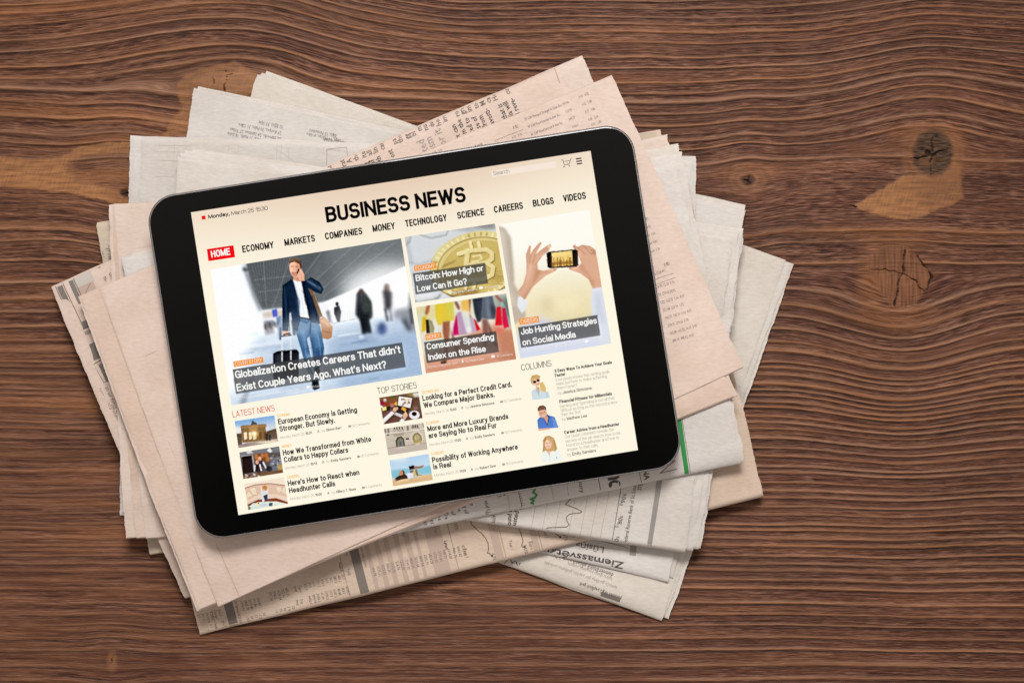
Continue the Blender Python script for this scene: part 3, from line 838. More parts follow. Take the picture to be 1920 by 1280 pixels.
N2 = Paper([[(99, 536), (1091, 104), (1350, 700), (352, 1120)], [(95, 537), (1045, 124), (1310, 716), (347, 1122)]], 3.0, 6.5, 0.8, seed=6)
def p_n2(p, mb):
    u = -113.5                                    # columns read upwards
    row = [("au", 622, 314), ("rat", 647, 305), ("A", 658, 298), ("the", 671, 294), ("ite", 685, 288), ("all", 696, 284), ("lin", 707, 279), ("car", 720, 274), ("pa", 743, 263), ("the", 754, 260), ("gg", 767, 254), ("bl", 778, 247), ("m", 789, 238), ("nu", 801, 237), ("dw", 813, 231),
           ("ho", 825, 228), ("inv", 837, 221), ("rol", 860, 211), ("gra", 871, 208), ("inv", 883, 202), ("to", 896, 196), ("Me", 908, 190), ("car", 919, 186), ("Ho", 931, 181), ("cu", 955, 170)]
    for s, x, y in row: p.put(mb, text_dir(s, (x + 3, y + 6), u, 10.2, 0.86, 0.012), "faded", 0.00013, 0.0004)
    for s, x, y, c in [("g", 692, 308, 10), ("of", 705, 307, 10), ("ith", 717, 303, 10), ("ost", 741, 294, 10.4), ("sted", 806, 288, 15), ("ism", 818, 277, 15), ("or it", 838, 270, 15), ("It can", 864, 257, 10.2), ("om the", 878, 256, 10.2), ("ted to", 890, 248, 10.2),
                       ("use of", 904, 245, 10.2), ("from", 914, 237, 10.2), ("avesti-", 928, 232, 10.2), ("that is", 952, 222, 10.2), ("lia will", 963, 217, 10.2), ("l reve-", 975, 212, 10.2)]:
        p.put(mb, text_dir(s, (x, y), u, c, 0.84, 0.012), "light" if c > 12 else "black")
    p.stroke(mb, [(1040, 128), (1057, 178)], 1.6, "seam")
    d = math.degrees(math.atan2(.9, .42))
    for s, x, y in [("w", 205, 483), ("by", 193, 488), ("sis", 181, 496), ("the", 203, 512), ("m-", 193, 520), ("season. But", 184, 729), ("an air force worth", 196, 726), ("strongmen in Saigon", 205, 760), ("foreign", 232, 802)]:
        p.put(mb, text_dir(s, (x, y), d, 8.2, 0.82), "black" if y < 600 else "faded")
    e = np.array([.917, -.398]); n = np.array([.436, .9]); A = np.array([95.0, 537.0])
    Q = lambda s, q: A + s * e + q * n
    R = lambda s0, s1, q0, q1, m: p.patch(mb, [Q(s0, q0), Q(s1, q0), Q(s1, q1), Q(s0, q1)], m)
    R(9, 20, 5, 82, "photo"); R(33, 42, 4, 52, "photo"); R(42, 76, 22, 55, "band"); R(42, 80, 2, 24, "ghost"); R(8, 60, 84, 98, "photo"); R(8, 70, 103, 110, "light")
    R(8, 40, 128, 160, "photo"); R(40, 62, 110, 140, "band"); R(16, 34, 170, 205, "photo"); R(36, 50, 182, 214, "photo")
    for s in (7, 22, 44): p.stroke(mb, [Q(s, 3), Q(s + 1, 84 if s < 40 else 46)], 1.3, "black")
    p.stroke(mb, [Q(44, 46), Q(52, 44)], 1.6, "black"); p.stroke(mb, [Q(9, 98), Q(60, 97)], 1.3, "black"); p.stroke(mb, [Q(50, 40), Q(70, 24)], 1.0, "faded")
    p.stroke(mb, [Q(8, 166), Q(40, 162)], 1.4, "black"); p.stroke(mb, [Q(8, 168), Q(12, 205), Q(34, 206)], 1.2, "faded")
N2.build("pink newspaper with sideways columns of text along its rolled upper edge", [PINK_C, PINK_A], p_n2)

P3 = Paper([[(205, 384), (1286, 334), (1296, 935), (236, 1009)], [(209, 383), (1284, 334), (1294, 935), (256, 1009)], [(214, 382), (1282, 334), (1292, 935), (274, 1010)]], 1.6, 1.6, 0.8, seed=7, deckle=0.9)
P3.build("plain pale pink newspaper with ragged left edge, beside tablet corner", [PINK_C, PINK_B, PINK_C])

W3 = Paper([[(362, 279), (1395, 428), (1314, 1028), (330, 900)], [(346, 281), (1392, 431), (1309, 1030), (328, 898)], [(338, 285), (1386, 436), (1298, 1034), (326, 896)], [(333, 292), (1376, 444), (1284, 1037), (322, 890)]], 3.4, 2.2, 2.5, seed=8, deckle=1.5)
def p_w3(p, mb):
    c7 = lambda pts: [(900 + x / 3.2, 780 + y / 3.2) for x, y in pts]
    p.stroke(mb, c7([(408, 690), (400, 672), (412, 668), (520, 663), (535, 650), (520, 625), (518, 605), (535, 588), (560, 582), (598, 580), (612, 572), (585, 556), (512, 528), (550, 490)]), 1.6, "faded")
    p.stroke(mb, c7([(846, 420), (793, 757)]), 1.1, "black")
    for x in (760, 690, 615, 530, 430, 340, 260): p.stroke(mb, c7([(x * .85 + 130, 440), (x * .85 + 70, 760)]), 0.6, "light")
    for x, y in ((838, 530), (815, 660)): p.stroke(mb, c7([(x - 5, y), (x + 18, y + 3)]), 1.0, "black")
    p.put(mb, text_px("'90s", c7([(868, 530)])[0], c7([(879, 466)])[0], 8, 0.0), "black")
    p.put(mb, text_px("'80s", c7([(848, 655)])[0], c7([(859, 598)])[0], 8, 0.0), "black")
    p.put(mb, text_px("'70s", c7([(826, 778)])[0], c7([(837, 722)])[0], 8, 0.0), "black")
    p.put(mb, text_px("Federal Reserve Bank of St. Louis", c7([(883, 765)])[0], c7([(938, 405)])[0], 7.2, 0.0), "black")
    p.put(mb, text_px("STERN", c7([(968, 446)])[0], c7([(983, 370)])[0], 7.5, 0.01), "black")
    p.patch(mb, c7([(1060, 375), (1092, 375), (1030, 797), (1002, 797)]), "bargrey")
    p.put(mb, text_px("ound at", c7([(186, 655)])[0], c7([(192, 548)])[0], 8.5, 0.02), "black")
    p.put(mb, text_px("usted g", c7([(214, 657)])[0], c7([(240, 540)])[0], 8.5, 0.02), "black")
    p.put(mb, text_px("half cer", c7([(88, 650)])[0], c7([(108, 530)])[0], 8, 0.0), "faded")
    rr = random.Random(3)
    for k in range(46):
        t = k / 46; x = 1303 - 17 * t + rr.uniform(-2, 2); y = 880 + 145 * t
        if rr.random() < 0.6: p.stroke(mb, [(x, y), (x + rr.uniform(-2, 2), y + rr.uniform(1, 3))], 0.9, "light")
W3.build("white newspaper with a grey line chart, ragged right edge", [WHITE_B, WHITE_C, WHITE_C], p_w3)

N4 = Paper([[(250, 470), (1249, 252), (1376, 860), (362, 1066)], [(246, 474), (1273, 268), (1385, 864), (358, 1070)], [(240, 478), (1277, 283), (1396, 866), (356, 1072)], [(228, 481), (1270, 305), (1391, 869), (352, 1078)]], 3.2, 2.5, 8.5, seed=9, deckle=2.0)
def p_n4(p, mb):
    c7 = lambda pts: [(900 + x / 3.2, 780 + y / 3.2) for x, y in pts]
    p.patch(mb, c7([(1178, 20), (1206, 12), (1257, 345), (1230, 350)]), "green")
    p.stroke(mb, c7([(1210, 12), (1265, 344)]), 0.9, "black")
    p.stroke(mb, c7([(312, 430), (330, 440), (318, 455), (340, 470), (330, 488), (302, 496), (325, 505), (306, 520), (322, 524)]), 3.4, "green")
    p.stroke(mb, c7([(228, 440), (252, 545)]), 1.0, "black")
    for k in range(7): p.stroke(mb, c7([(232 + k * 3.2, 458 + k * 14), (238 + k * 3.2, 456 + k * 14)] if False else [(230 + k * 3.2, 452 + k * 14), (243 + k * 3.2, 449 + k * 14)]), 0.8, "black")
    p.stroke(mb, c7([(428, 418), (442, 500)]), 0.7, "light"); p.stroke(mb, c7([(520, 395), (532, 480)]), 0.7, "light"); p.stroke(mb, c7([(165, 470), (180, 560)]), 0.6, "light")
    p.put(mb, text_px("sury c", c7([(592, 388)])[0], c7([(606, 492)])[0], 8, 0.0), "black")
    p.stroke(mb, c7([(708, 360), (726, 455)]), 1.2, "black")
    p.put(mb, text_px("no", c7([(766, 342)])[0], c7([(782, 440)])[0], 29, 0.035, 4), "black")
    p.stroke(mb, c7([(952, 320), (970, 398)]), 1.0, "black"); p.put(mb, text_px("NAV", c7([(976, 322)])[0], c7([(994, 412)])[0], 10, 0.02), "black")
    p.put(mb, text_px("N", c7([(1062, 290)])[0], c7([(1076, 346)])[0], 36, -0.02, 4), "bar")
    d = 79
    p.put(mb, text_dir("end U", (908, 938), d, 8, 0.85), "black"); p.put(mb, text_dir("U.", (931, 925), d, 9, 0.85), "black"); p.put(mb, text_dir("ve", (943, 922), d, 7, 0.85), "black")
    for s, x, y in (("in", 880, 942), ("g of", 868, 948), ("he", 857, 950), ("of", 845, 958), ("De", 832, 962), ("ne", 820, 967), ("ies", 806, 972), ("as", 794, 977)): p.put(mb, text_dir(s, (x, y), d, 8.4, 0.85), "black")
    p.put(mb, text_dir("er", (910, 958), d, 8, 0.85), "faded")
N4.build("white newspaper with a green stripe and stepped ragged right edge", [PINK_C, WHITE_D, WHITE_B, WHITE_A], p_n4)

N1 = Paper([[(146, 556), (1110, 160), (1383, 742), (370, 1146)], [(150, 555), (1110, 160), (1375, 744), (374, 1143)], [(187, 539), (1147, 141), (1393, 690), (410, 1138)]], 2.0, 1.0, 0.9, seed=10, lo=0.35, deckle=0.7)
def p_n1(p, mb):
    a = -22.2
    T = lambda s, x, y, cap=5.2, m="faded", ang=a: p.put(mb, text_dir(s, (x, y), ang, cap, 0.62), m)
    for k, s in enumerate(["FP CAF Managed Strength A Clear Acc", "FP CAF Fixed Interest A class Acc", "FP CAF Fixed Interest B class Inc", "Managed Int B class Acc"]):
        x = 985 + k * 6; y = 227 + k * 14.2
        T(s, x, y); T(["100.96", "113.99", "100.27", "114.50"][k], x + 71, y - 29); T(["0.10   0.52", "0.02   2.80", "0.07   1.86", "0.09   2.60"][k], x + 101, y - 42)
    T("0.01   2.80", 1110, 237); T("(UK)", 963, 243, 6, "black"); T("0.32   0.00", 961, 261); T("(Luxembourg)", 876, 284, 6.2, "black"); T("0.05   0.01", 812, 290)
    p.stroke(mb, [(928, 264), (980, 243)], 0.6, "faded")
    for s, x, y in [("0.51", 1209, 414), ("0.31", 1214, 429), ("0.00  0.36", 1212, 446), ("0.00  0.81", 1216, 461), ("0.00  0.31", 1221, 475)]: T(s, x, y)
    T("(UK)", 1246, 500, 6, "black"); T("Fd (Cay) 6U", 1226, 517); p.stroke(mb, [(1226, 524), (1263, 512)], 0.6, "faded"); p.stroke(mb, [(1228, 534), (1267, 520)], 0.6, "faded")
    for k, s in enumerate(["120.53 12.23  3.76", "20  270.02 24.92", "1.52  163.15  1.16  4.31", "271.48  223.93  1.72", "140.73  142.10  0.66  4.05", "218.10  219.26  6.70", "162.58  163.22  -0.13  3.06", "493.14  495.12  -0.41"]):
        T(s, 1231 + k * 4.4, 541 + k * 14.4, 5.4, "faded", -17)
    p.stroke(mb, [(406, 1018), (448, 1118)], 0.9, "seam")
    p.stroke(mb, [(190, 541), (262, 700), (330, 860)], 0.5, "seam")
    p.stroke(mb, [(272, 668), (295, 657)], 0.8, "seam")
N1.build("pale pink newspaper directly under the tablet, topmost of the pile", [PINK_A, PINK_B, PINK_A], p_n1)

# ==================================================================== THE TABLET
AU = np.array([0.98777, -0.15590]); AV = np.array([0.15590, 0.98777])     # photo directions of its long and short side
CT = np.array([777.0, 622.3])
def tab_z():
    q = [CT + sx * 455 * AU + sy * 320 * AV for sx, sy in ((-1, -1), (1, -1), (1, 1), (-1, 1))]
    w = np.stack([unproj(p, 0.028) for p in q])
    ins = (edge_d(GX, GY, w[0], w[1]) > 0) & (edge_d(GX, GY, w[1], w[2]) > 0) & (edge_d(GX, GY, w[2], w[3]) > 0) & (edge_d(GX, GY, w[3], w[0]) > 0)
    return float(HF[ins].max()) + 0.0001
TZ = tab_z()
TT = 0.0074
ZG = TZ + TT
tablet = bpy.data.objects.new("tablet", None)
COL.objects.link(tablet)
tablet.empty_display_size = 0.03
tw = unproj(CT, ZG)
tablet.location = (tw[0], tw[1], TZ)
tag(tablet, "black and silver tablet showing a business news page, on the newspapers", "tablet")
TINV = -np.array(tablet.location)

def rrect(hw, hh, r, n=14):
    pts = []
    for cx, cy, a0 in ((hw - r, hh - r, 0), (-hw + r, hh - r, 90), (-hw + r, -hh + r, 180), (hw - r, -hh + r, 270)):
        for k in range(n + 1):
            a = math.radians(a0 + 90 * k / n)
            pts.append((cx + r * math.cos(a), cy + r * math.sin(a)))
    return np.array(pts)
ang = math.atan2(0.15590, 0.98777)
def tab_ring(hw, hh, r, z):
    p = rrect(hw, hh, r)
    c, s = math.cos(ang), math.sin(ang)
    return np.stack([tw[0] + p[:, 0] * c - p[:, 1] * s, tw[1] + p[:, 0] * s + p[:, 1] * c, np.full(len(p), z)], -1)
def loft(rings, cap0=True, cap1=True):
    mb = MB(); n = len(rings[0])
    V = np.concatenate(rings); F = []
    for k in range(len(rings) - 1):
        for i in range(n):
            j = (i + 1) % n
            F.append([k * n + i, k * n + j, (k + 1) * n + j, (k + 1) * n + i])
    if cap0: F.append(list(range(n))[::-1])
    if cap1: F.append([(len(rings) - 1) * n + i for i in range(n)])
    mb.add(V + TINV, F)
    return mb
KS = S * (HC - ZG) / HC
HW, HHH, RC = 461.5 * KS, 326 * KS, 54 * KS
alu = principled("anodised_aluminium", (150, 148, 148), 0.5, 0.5, 1.0)
body = loft([tab_ring(HW - .008, HHH - .008, RC - .004, TZ), tab_ring(HW - .004, HHH - .004, RC - .003, TZ + .0006), tab_ring(HW - .0014, HHH - .0014, RC - .001, TZ + .0020),
             tab_ring(HW - .0003, HHH - .0003, RC, TZ + .0040), tab_ring(HW, HHH, RC, TZ + .0056), tab_ring(HW, HHH, RC, TZ + .0066),
             tab_ring(HW - .00022, HHH - .00022, RC, TZ + .0071), tab_ring(HW - .00060, HHH - .00060, RC - .0005, TZ + .00735)]).build("body", [alu], tablet, smooth=False)
glass_m = principled("black_glass", (4, 4, 4), 0.06, 0.5)
glass = loft([tab_ring(HW - .00062, HHH - .00062, RC - .0006, TZ + .0071), tab_ring(HW - .00062, HHH - .00062, RC - .0006, ZG - .0001), tab_ring(HW - .0010, HHH - .0010, RC - .0008, ZG)]).build("front_glass", [glass_m], tablet)

# ---- the lit page
def scr(p, lift): # photo pixels -> points on the display plane
    w = unproj(p, ZG)
    return np.concatenate([w, np.full((*w.shape[:-1], 1), ZG + lift)], -1)
EM = {}
def em(name, col):
    if name not in EM: EM[name] = emit("screen_" + name, col)
    return EM[name]
for nm, cc in dict(black=(8, 8, 8), soft=(60, 58, 54), grey=(172, 166, 152), dgrey=(128, 122, 112), red=(240, 12, 20), lred=(226, 40, 44), orange=(248, 150, 32), lorange=(250, 184, 84), white=(255, 255, 252), dim=(236, 232, 226), field=(246, 230, 216), icon=(150, 140, 126)).items(): em(nm, cc)
EMS = list(EM)
ATTR = emit_attr("screen_picture")
SC = [np.array(p, float) for p in ((358, 398.2), (1107.3, 283), (1196.2, 843.3), (447, 965))]
def quad_pts(q, nx, ny):
    U, V = np.meshgrid(np.linspace(0, 1, nx), np.linspace(0, 1, ny)); U = U[..., None]; V = V[..., None]
    a, b, c, d = [np.array(p, float) for p in q]
    return (a * (1 - U) + b * U) * (1 - V) + (d * (1 - U) + c * U) * V, U[..., 0], V[..., 0]
P_, U_, V_ = quad_pts(SC, 120, 90)
top_t = np.exp(-(V_ / 0.13) ** 1.5) * (0.45 + 0.55 * np.exp(-((U_ - 0.52) / 0.42) ** 2))
cream, tanp = np.array((255, 247, 226.0)), np.array((232, 207, 184.0))
colr = lin(cream + (tanp - cream) * np.clip(top_t * 1.0, 0, 1)[..., None])
screen = grid_mesh("screen", scr(P_, 0.00005)+ TINV, [ATTR], tablet, colors=colr)
screen["label"] = "lit cream web page with headlines and pictures"

class Pic:
    """a small painted picture; shapes are given in pixels of an enlarged look at the photo (origin ox, oy and scale k)"""
    def __init__(self, quad, w, h, org, bg=(220, 220, 220)):
        self.q = quad; self.w, self.h = w, h
        a, b, c, d = [np.array(p, float) for p in quad]
        self.ss = 2
        P, _, _ = quad_pts(quad, w * 2, h * 2)
        self.X = (P[..., 0] - org[0]) * org[2]; self.Y = (P[..., 1] - org[1]) * org[2]
        self.A = np.empty((h * 2, w * 2, 3)); self.A[:] = bg
        self.U, self.V = np.meshgrid(np.linspace(0, 1, w * 2), np.linspace(0, 1, h * 2))
    def mixm(self, m, col):
        col = np.asarray(col, float)
        self.A += (col - self.A) * m[..., None]
        return self
    def blurm(self, m, r):
        if r <= 0: return m
        for _ in range(2):
            for ax in (0, 1):
                c = np.cumsum(np.pad(m, [(r + 1, r) if i == ax else (0, 0) for i in (0, 1)], mode="edge"), axis=ax)
                k = 2 * r + 1
                m = (np.take(c, np.arange(k, c.shape[ax]), ax) - np.take(c, np.arange(0, c.shape[ax] - k), ax)) / k
        return m
    def poly(self, pts, col, al=1.0, bl=0):
        return self.mixm(self.blurm(inside(self.X, self.Y, pts).astype(float), bl) * al, col)
    def ell(self, x, y, rx, ry, col, rot=0, al=1.0, bl=0):
        a = math.radians(rot); dx = self.X - x; dy = self.Y - y
        u = (dx * math.cos(a) + dy * math.sin(a)) / rx; v = (-dx * math.sin(a) + dy * math.cos(a)) / ry
        return self.mixm(self.blurm((u * u + v * v < 1).astype(float), bl) * al, col)
    def line(self, pts, w, col, al=1.0, bl=0):
        return self.mixm(self.blurm((seg_dist(self.X, self.Y, pts) < w / 2).astype(float), bl) * al, col)
    def grad(self, c0, c1, t):
        t = np.clip(t, 0, 1)[..., None]
        self.A = np.asarray(c0, float) * (1 - t) + np.asarray(c1, float) * t
        return self
    def grain(self, a, sx, sy, seed):
        self.A = np.clip(self.A + a * noise(self.X / sx, self.Y / sy, seed)[..., None], 0, 255); return self
    def box(self, pts):
        return self.poly(pts, (70, 70, 70), 0.74)
    def done(self):
        L = self.A.mean(2)
        near, far = self.blurm(L, 1), self.blurm(L, 7)
        lit = np.zeros_like(L); lit[4:-4, 4:-4] = far[:-8, 2:-6] - far[8:, 6:-2]
        dim = np.clip((250 - L) / 40, 0, 1)
        self.A += ((0.22 * (near - far) - 0.26 * lit) * dim)[..., None]
        rs = np.random.RandomState(self.w)
        self.A += 5.0 * self.blurm(rs.randn(*L.shape), 1)[..., None] * dim[..., None]
        self.A = np.clip(self.A, 0, 255)
        A = self.A.reshape(self.h, 2, self.w, 2, 3).mean((1, 3))
        P, _, _ = quad_pts(self.q, self.w, self.h)
        o = grid_mesh("article_picture", scr(P, 0.00012) + TINV, [ATTR], screen, colors=lin(np.clip(A, 0, 255)))
        return o

# -- cover picture: a man on the phone crossing an airport hall
O = (390, 440, 4.0)
p = Pic([(394.5, 505.5), (752, 447), (792, 702), (433.7, 759.5)], 300, 214, O, (234, 238, 245))
p.poly([(0, 200), (330, 200), (420, 600), (430, 1300), (0, 1300)], (226, 231, 239), 1, 14)
p.poly([(60, 260), (150, 240), (260, 1300), (120, 1300)], (243, 245, 249), 1, 16)
p.poly([(285, 200), (1460, 10), (1490, 235), (1200, 375), (880, 505), (640, 545), (410, 568), (330, 400)], (98, 103, 106), 1, 2)
p.poly([(285, 200), (900, 100), (640, 420), (410, 568), (350, 470)], (82, 87, 90), 0.8, 10)
p.poly([(900, 100), (1460, 10), (1490, 235), (1300, 330), (1000, 420)], (122, 126, 128), 0.6, 20)
for k in range(16): p.line([(330 + k * 22, 225 - k * 4), (395 + k * 11, 500)], 3, (128, 133, 134), 0.5)
for a, b in [((415, 180), (440, 540)), ((625, 160), (480, 560)), ((860, 120), (640, 420)), ((1090, 85), (700, 440)), ((1250, 60), (830, 430)), ((1400, 60), (860, 470)), ((350, 340), (700, 300)), ((380, 430), (640, 400))]: p.line([a, b], 4, (158, 162, 162), 0.55, 1)
p.poly([(262, 235), (295, 262), (345, 400), (405, 560), (385, 575), (330, 440), (275, 290)], (120, 122, 128), 0.75, 4)
p.ell(280, 262, 22, 14, (60, 62, 68), 0, 0.7, 3)
p.poly([(870, 510), (1490, 236), (1540, 640), (1000, 680), (900, 640)], (246, 248, 251), 1, 3)
p.poly([(405, 570), (640, 545), (900, 505), (960, 690), (420, 800)], (226, 226, 230), 1, 5)
p.poly([(410, 580), (560, 560), (560, 610), (415, 625)], (190, 170, 150), 0.7, 4)
p.poly([(130, 900), (420, 740), (900, 660), (1560, 600), (1640, 1060), (150, 1300)], (186, 199, 214), 1, 12)
p.poly([(900, 780), (1600, 700), (1640, 1060), (1000, 1150)], (150, 171, 196), 0.8, 18)
rr = random.Random(4)
for k in range(26):
    y = 740 + k * 18; x = rr.uniform(150, 1200); L = rr.uniform(120, 420)
    p.line([(x, y), (x + L, y - L * 0.15)], rr.uniform(6, 16), rr.choice([(238, 242, 247), (246, 248, 250), (128, 148, 172), (206, 216, 228)]), 0.6, 4)
p.poly([(225, 1300), (260, 1215), (330, 1050), (340, 1070), (290, 1240), (270, 1300)], (110, 118, 128), 0.7, 6)
p.poly([(1115, 440), (1150, 415), (1185, 440), (1225, 500), (1230, 620), (1200, 640), (1215, 730), (1170, 740), (1150, 650), (1110, 600)], (40, 44, 50), 0.95, 5)
p.ell(1150, 765, 22, 14, (240, 244, 250), 0, 0.9, 3); p.ell(1180, 760, 60, 40, (92, 110, 136), 0, 0.3, 10)
p.poly([(1305, 410), (1345, 390), (1385, 430), (1375, 560), (1330, 570), (1310, 480)], (52, 52, 58), 0.85, 8)
p.poly([(1280, 380), (1350, 350), (1390, 400), (1300, 440)], (190, 176, 180), 0.6, 8)
p.poly([(1500, 420), (1560, 400), (1560, 560), (1510, 560)], (60, 62, 70), 0.85, 7)
p.poly([(1390, 560), (1540, 540), (1560, 720), (1490, 720), (1470, 640), (1380, 620)], (120, 122, 130), 0.8, 10)
p.line([(1470, 640), (1510, 710)], 26, (50, 52, 58), 0.8, 6)
p.ell(1305, 705, 34, 46, (60, 78, 122), 0, 0.85, 6)
p.ell(968, 520, 12, 16, (70, 60, 58)); p.poly([(945, 545), (985, 530), (1000, 580), (990, 655), (970, 655), (945, 590)], (44, 46, 52), 0.95, 1)
p.line([(900, 580), (915, 650)], 26, (88, 92, 100), 0.8, 3); p.line([(930, 665), (1130, 625)], 4, (130, 134, 140), 0.7)
for k in range(8): p.line([(1010 + k * 18, 640 - k * 3), (1010 + k * 18, 570)], 3, (170, 176, 182), 0.6)
p.poly([(480, 565), (518, 555), (524, 612), (488, 620)], (72, 92, 190), 0.95, 1)
p.poly([(420, 650), (490, 640), (500, 740), (430, 750)], (70, 70, 78), 0.7, 4)
p.poly([(510, 620), (550, 605), (560, 690), (552, 790), (535, 790), (520, 700)], (104, 126, 156), 0.9, 2); p.line([(545, 700), (545, 780)], 14, (44, 62, 92), 0.9, 1)
p.poly([(622, 640), (655, 640), (660, 750), (640, 755)], (50, 56, 66), 0.9, 2)
NAVY, NAV2 = (24, 40, 60), (44, 66, 94)
p.line([(556, 760), (556, 940)], 9, (214, 216, 220)); p.line([(622, 760), (622, 935)], 9, (206, 210, 216)); p.line([(556, 762), (622, 752)], 10, (40, 40, 44))
p.poly([(488, 890), (520, 872), (665, 858), (684, 880), (680, 1070), (500, 1092), (490, 1060)], (34, 36, 42)); p.poly([(500, 900), (560, 890), (560, 1080), (505, 1085)], (58, 62, 72), 0.6, 4)
p.line([(556, 880), (556, 945)], 9, (214, 216, 220)); p.line([(622, 870), (622, 935)], 9, (206, 210, 216))
p.poly([(650, 700), (690, 618), (832, 645), (848, 720), (872, 850), (862, 925), (832, 1010), (800, 1010), (790, 900), (762, 760), (742, 780), (768, 900), (776, 1000), (790, 1045), (752, 1035), (718, 930), (690, 830)], (66, 100, 138))
p.poly([(690, 720), (740, 700), (740, 820), (720, 880)], (108, 142, 176), 0.6, 5); p.poly([(780, 700), (830, 690), (850, 830), (820, 880)], (100, 136, 170), 0.6, 5)
p.poly([(760, 740), (790, 900), (800, 1000), (785, 900)], (34, 54, 84), 0.9, 2)
p.poly([(730, 900), (770, 890), (785, 1040), (752, 1035)], (150, 178, 204), 0.6, 4); p.poly([(810, 850), (866, 850), (860, 925), (832, 1000)], (44, 72, 108), 0.7, 4)
p.poly([(796, 1000), (836, 985), (840, 1030), (800, 1060)], (38, 42, 50)); p.poly([(778, 1090), (828, 1082), (838, 1150), (800, 1165), (782, 1150)], (30, 32, 36))
p.poly([(640, 335), (702, 345), (712, 430), (748, 612), (690, 620), (676, 500)], (232, 234, 242)); p.poly([(768, 500), (792, 470), (838, 610), (800, 638)], (222, 226, 236))
p.line([(700, 400), (720, 600)], 5, (196, 200, 214), 0.8, 1)
p.poly([(626, 332), (600, 352), (560, 380), (556, 470), (558, 720), (604, 728), (612, 590), (622, 580), (642, 712), (672, 722), (692, 640), (684, 520), (650, 380)], NAVY)
p.poly([(640, 345), (690, 500), (690, 620), (676, 640), (660, 480)], NAV2, 0.7, 2); p.poly([(610, 580), (640, 700), (670, 715), (655, 560)], NAV2, 0.5, 4)
p.poly([(702, 344), (722, 430), (752, 600), (768, 655), (842, 668), (838, 600), (800, 520), (776, 420), (805, 432), (850, 446), (868, 408), (838, 356), (772, 318), (735, 345)], NAVY)
p.poly([(745, 345), (775, 330), (850, 400), (846, 420), (800, 400)], NAV2, 0.8, 2); p.line([(745, 345), (848, 405)], 4, (200, 208, 220), 0.7, 1)
p.line([(690, 620), (765, 632)], 9, (26, 24, 26))
p.poly([(752, 400), (792, 425), (862, 612), (836, 622)], (112, 88, 66)); p.line([(790, 425), (858, 608)], 4, (160, 134, 106), 0.8)
p.poly([(836, 630), (868, 612), (936, 690), (928, 770), (900, 784), (858, 775), (848, 700)], (170, 122, 88)); p.poly([(868, 614), (936, 690), (900, 690), (850, 650)], (204, 158, 120), 0.8, 2); p.line([(850, 720), (925, 735)], 5, (110, 74, 52), 0.8, 1)
p.poly([(642, 300), (695, 300), (700, 350), (668, 352), (640, 336)], (196, 140, 116)); p.ell(652, 250, 41, 72, (226, 172, 146), -6)
p.poly([(655, 200), (694, 215), (694, 300), (672, 318), (668, 260)], (188, 132, 108), 0.7, 4)
p.poly([(608, 225), (612, 192), (640, 176), (676, 182), (702, 210), (706, 246), (692, 262), (686, 222), (650, 204), (622, 212)], (92, 66, 50)); p.line([(620, 192), (680, 188)], 8, (134, 104, 82), 0.7, 2)
p.line([(622, 240), (640, 238)], 5, (80, 52, 44), 0.8, 1); p.line([(658, 240), (674, 242)], 5, (80, 52, 44), 0.7, 1); p.line([(630, 286), (656, 288)], 6, (150, 82, 72), 0.8, 1); p.line([(640, 245), (636, 270)], 4, (196, 138, 114), 0.8, 1)
p.poly([(672, 262), (700, 256), (722, 300), (724, 346), (690, 350), (670, 300)], (222, 170, 146)); p.line([(682, 262), (670, 288)], 12, (34, 30, 32)); p.line([(690, 280), (704, 320)], 4, (176, 122, 100), 0.8, 1)
p.poly([(556, 722), (600, 722), (616, 742), (585, 758), (560, 750)], (206, 152, 126)); p.line([(570, 748), (614, 738)], 12, (36, 36, 40)); p.line([(575, 735), (600, 732)], 8, (206, 152, 126))
p.ell(1300, 380, 300, 150, (255, 255, 255), -12, 0.75, 26); p.ell(60, 760, 260, 520, (253, 254, 255), 0, 0.8, 30); p.ell(700, 690, 420, 60, (255, 255, 255), -9, 0.35, 18)
for k in range(30):
    y = 760 + k * 17; x = rr.uniform(200, 1250); L = rr.uniform(60, 240)
    if not (480 < x < 880): p.line([(x, y), (x + L, y - L * 0.155)], rr.uniform(3, 9), rr.choice([(255, 255, 255), (104, 130, 160), (150, 172, 198), (240, 246, 252)]), 0.55, 2)
p.poly([(1115, 440), (1150, 415), (1185, 440), (1225, 500), (1230, 620), (1200, 640), (1215, 730), (1170, 740), (1150, 650), (1110, 600)], (22, 26, 30), 0.7, 3); p.poly([(1310, 420), (1345, 400), (1380, 440), (1372, 550), (1335, 560)], (30, 28, 32), 0.7, 5)
for pts, w_, cc, al in [([(1120, 450), (1112, 600)], 8, (120, 126, 134), .6), ([(1150, 640), (1165, 735)], 20, (26, 28, 32), .8), ([(1200, 640), (1215, 728)], 20, (26, 28, 32), .8), ([(1165, 470), (1215, 520), (1220, 600)], 26, (60, 66, 62), .7), ([(1330, 560), (1345, 640)], 22, (40, 40, 46), .6), ([(1362, 560), (1375, 640)], 18, (60, 60, 68), .5), ([(1520, 560), (1530, 660)], 24, (50, 52, 58), .6)]: p.line(pts, w_, cc, al, 3)
p.ell(1148, 428, 20, 26, (96, 80, 74), 0, .8, 3); p.ell(1340, 392, 22, 28, (120, 96, 92), 0, .7, 4); p.ell(1182, 548, 26, 44, (70, 78, 74), 0, .7, 4)
for k in range(9): p.ell(430 + k * 12, 690 - k * 3 + 12 * math.sin(k * 2.1), 7, 22, [(60, 58, 66), (120, 96, 90), (90, 110, 140)][k % 3], 0, .7, 2)
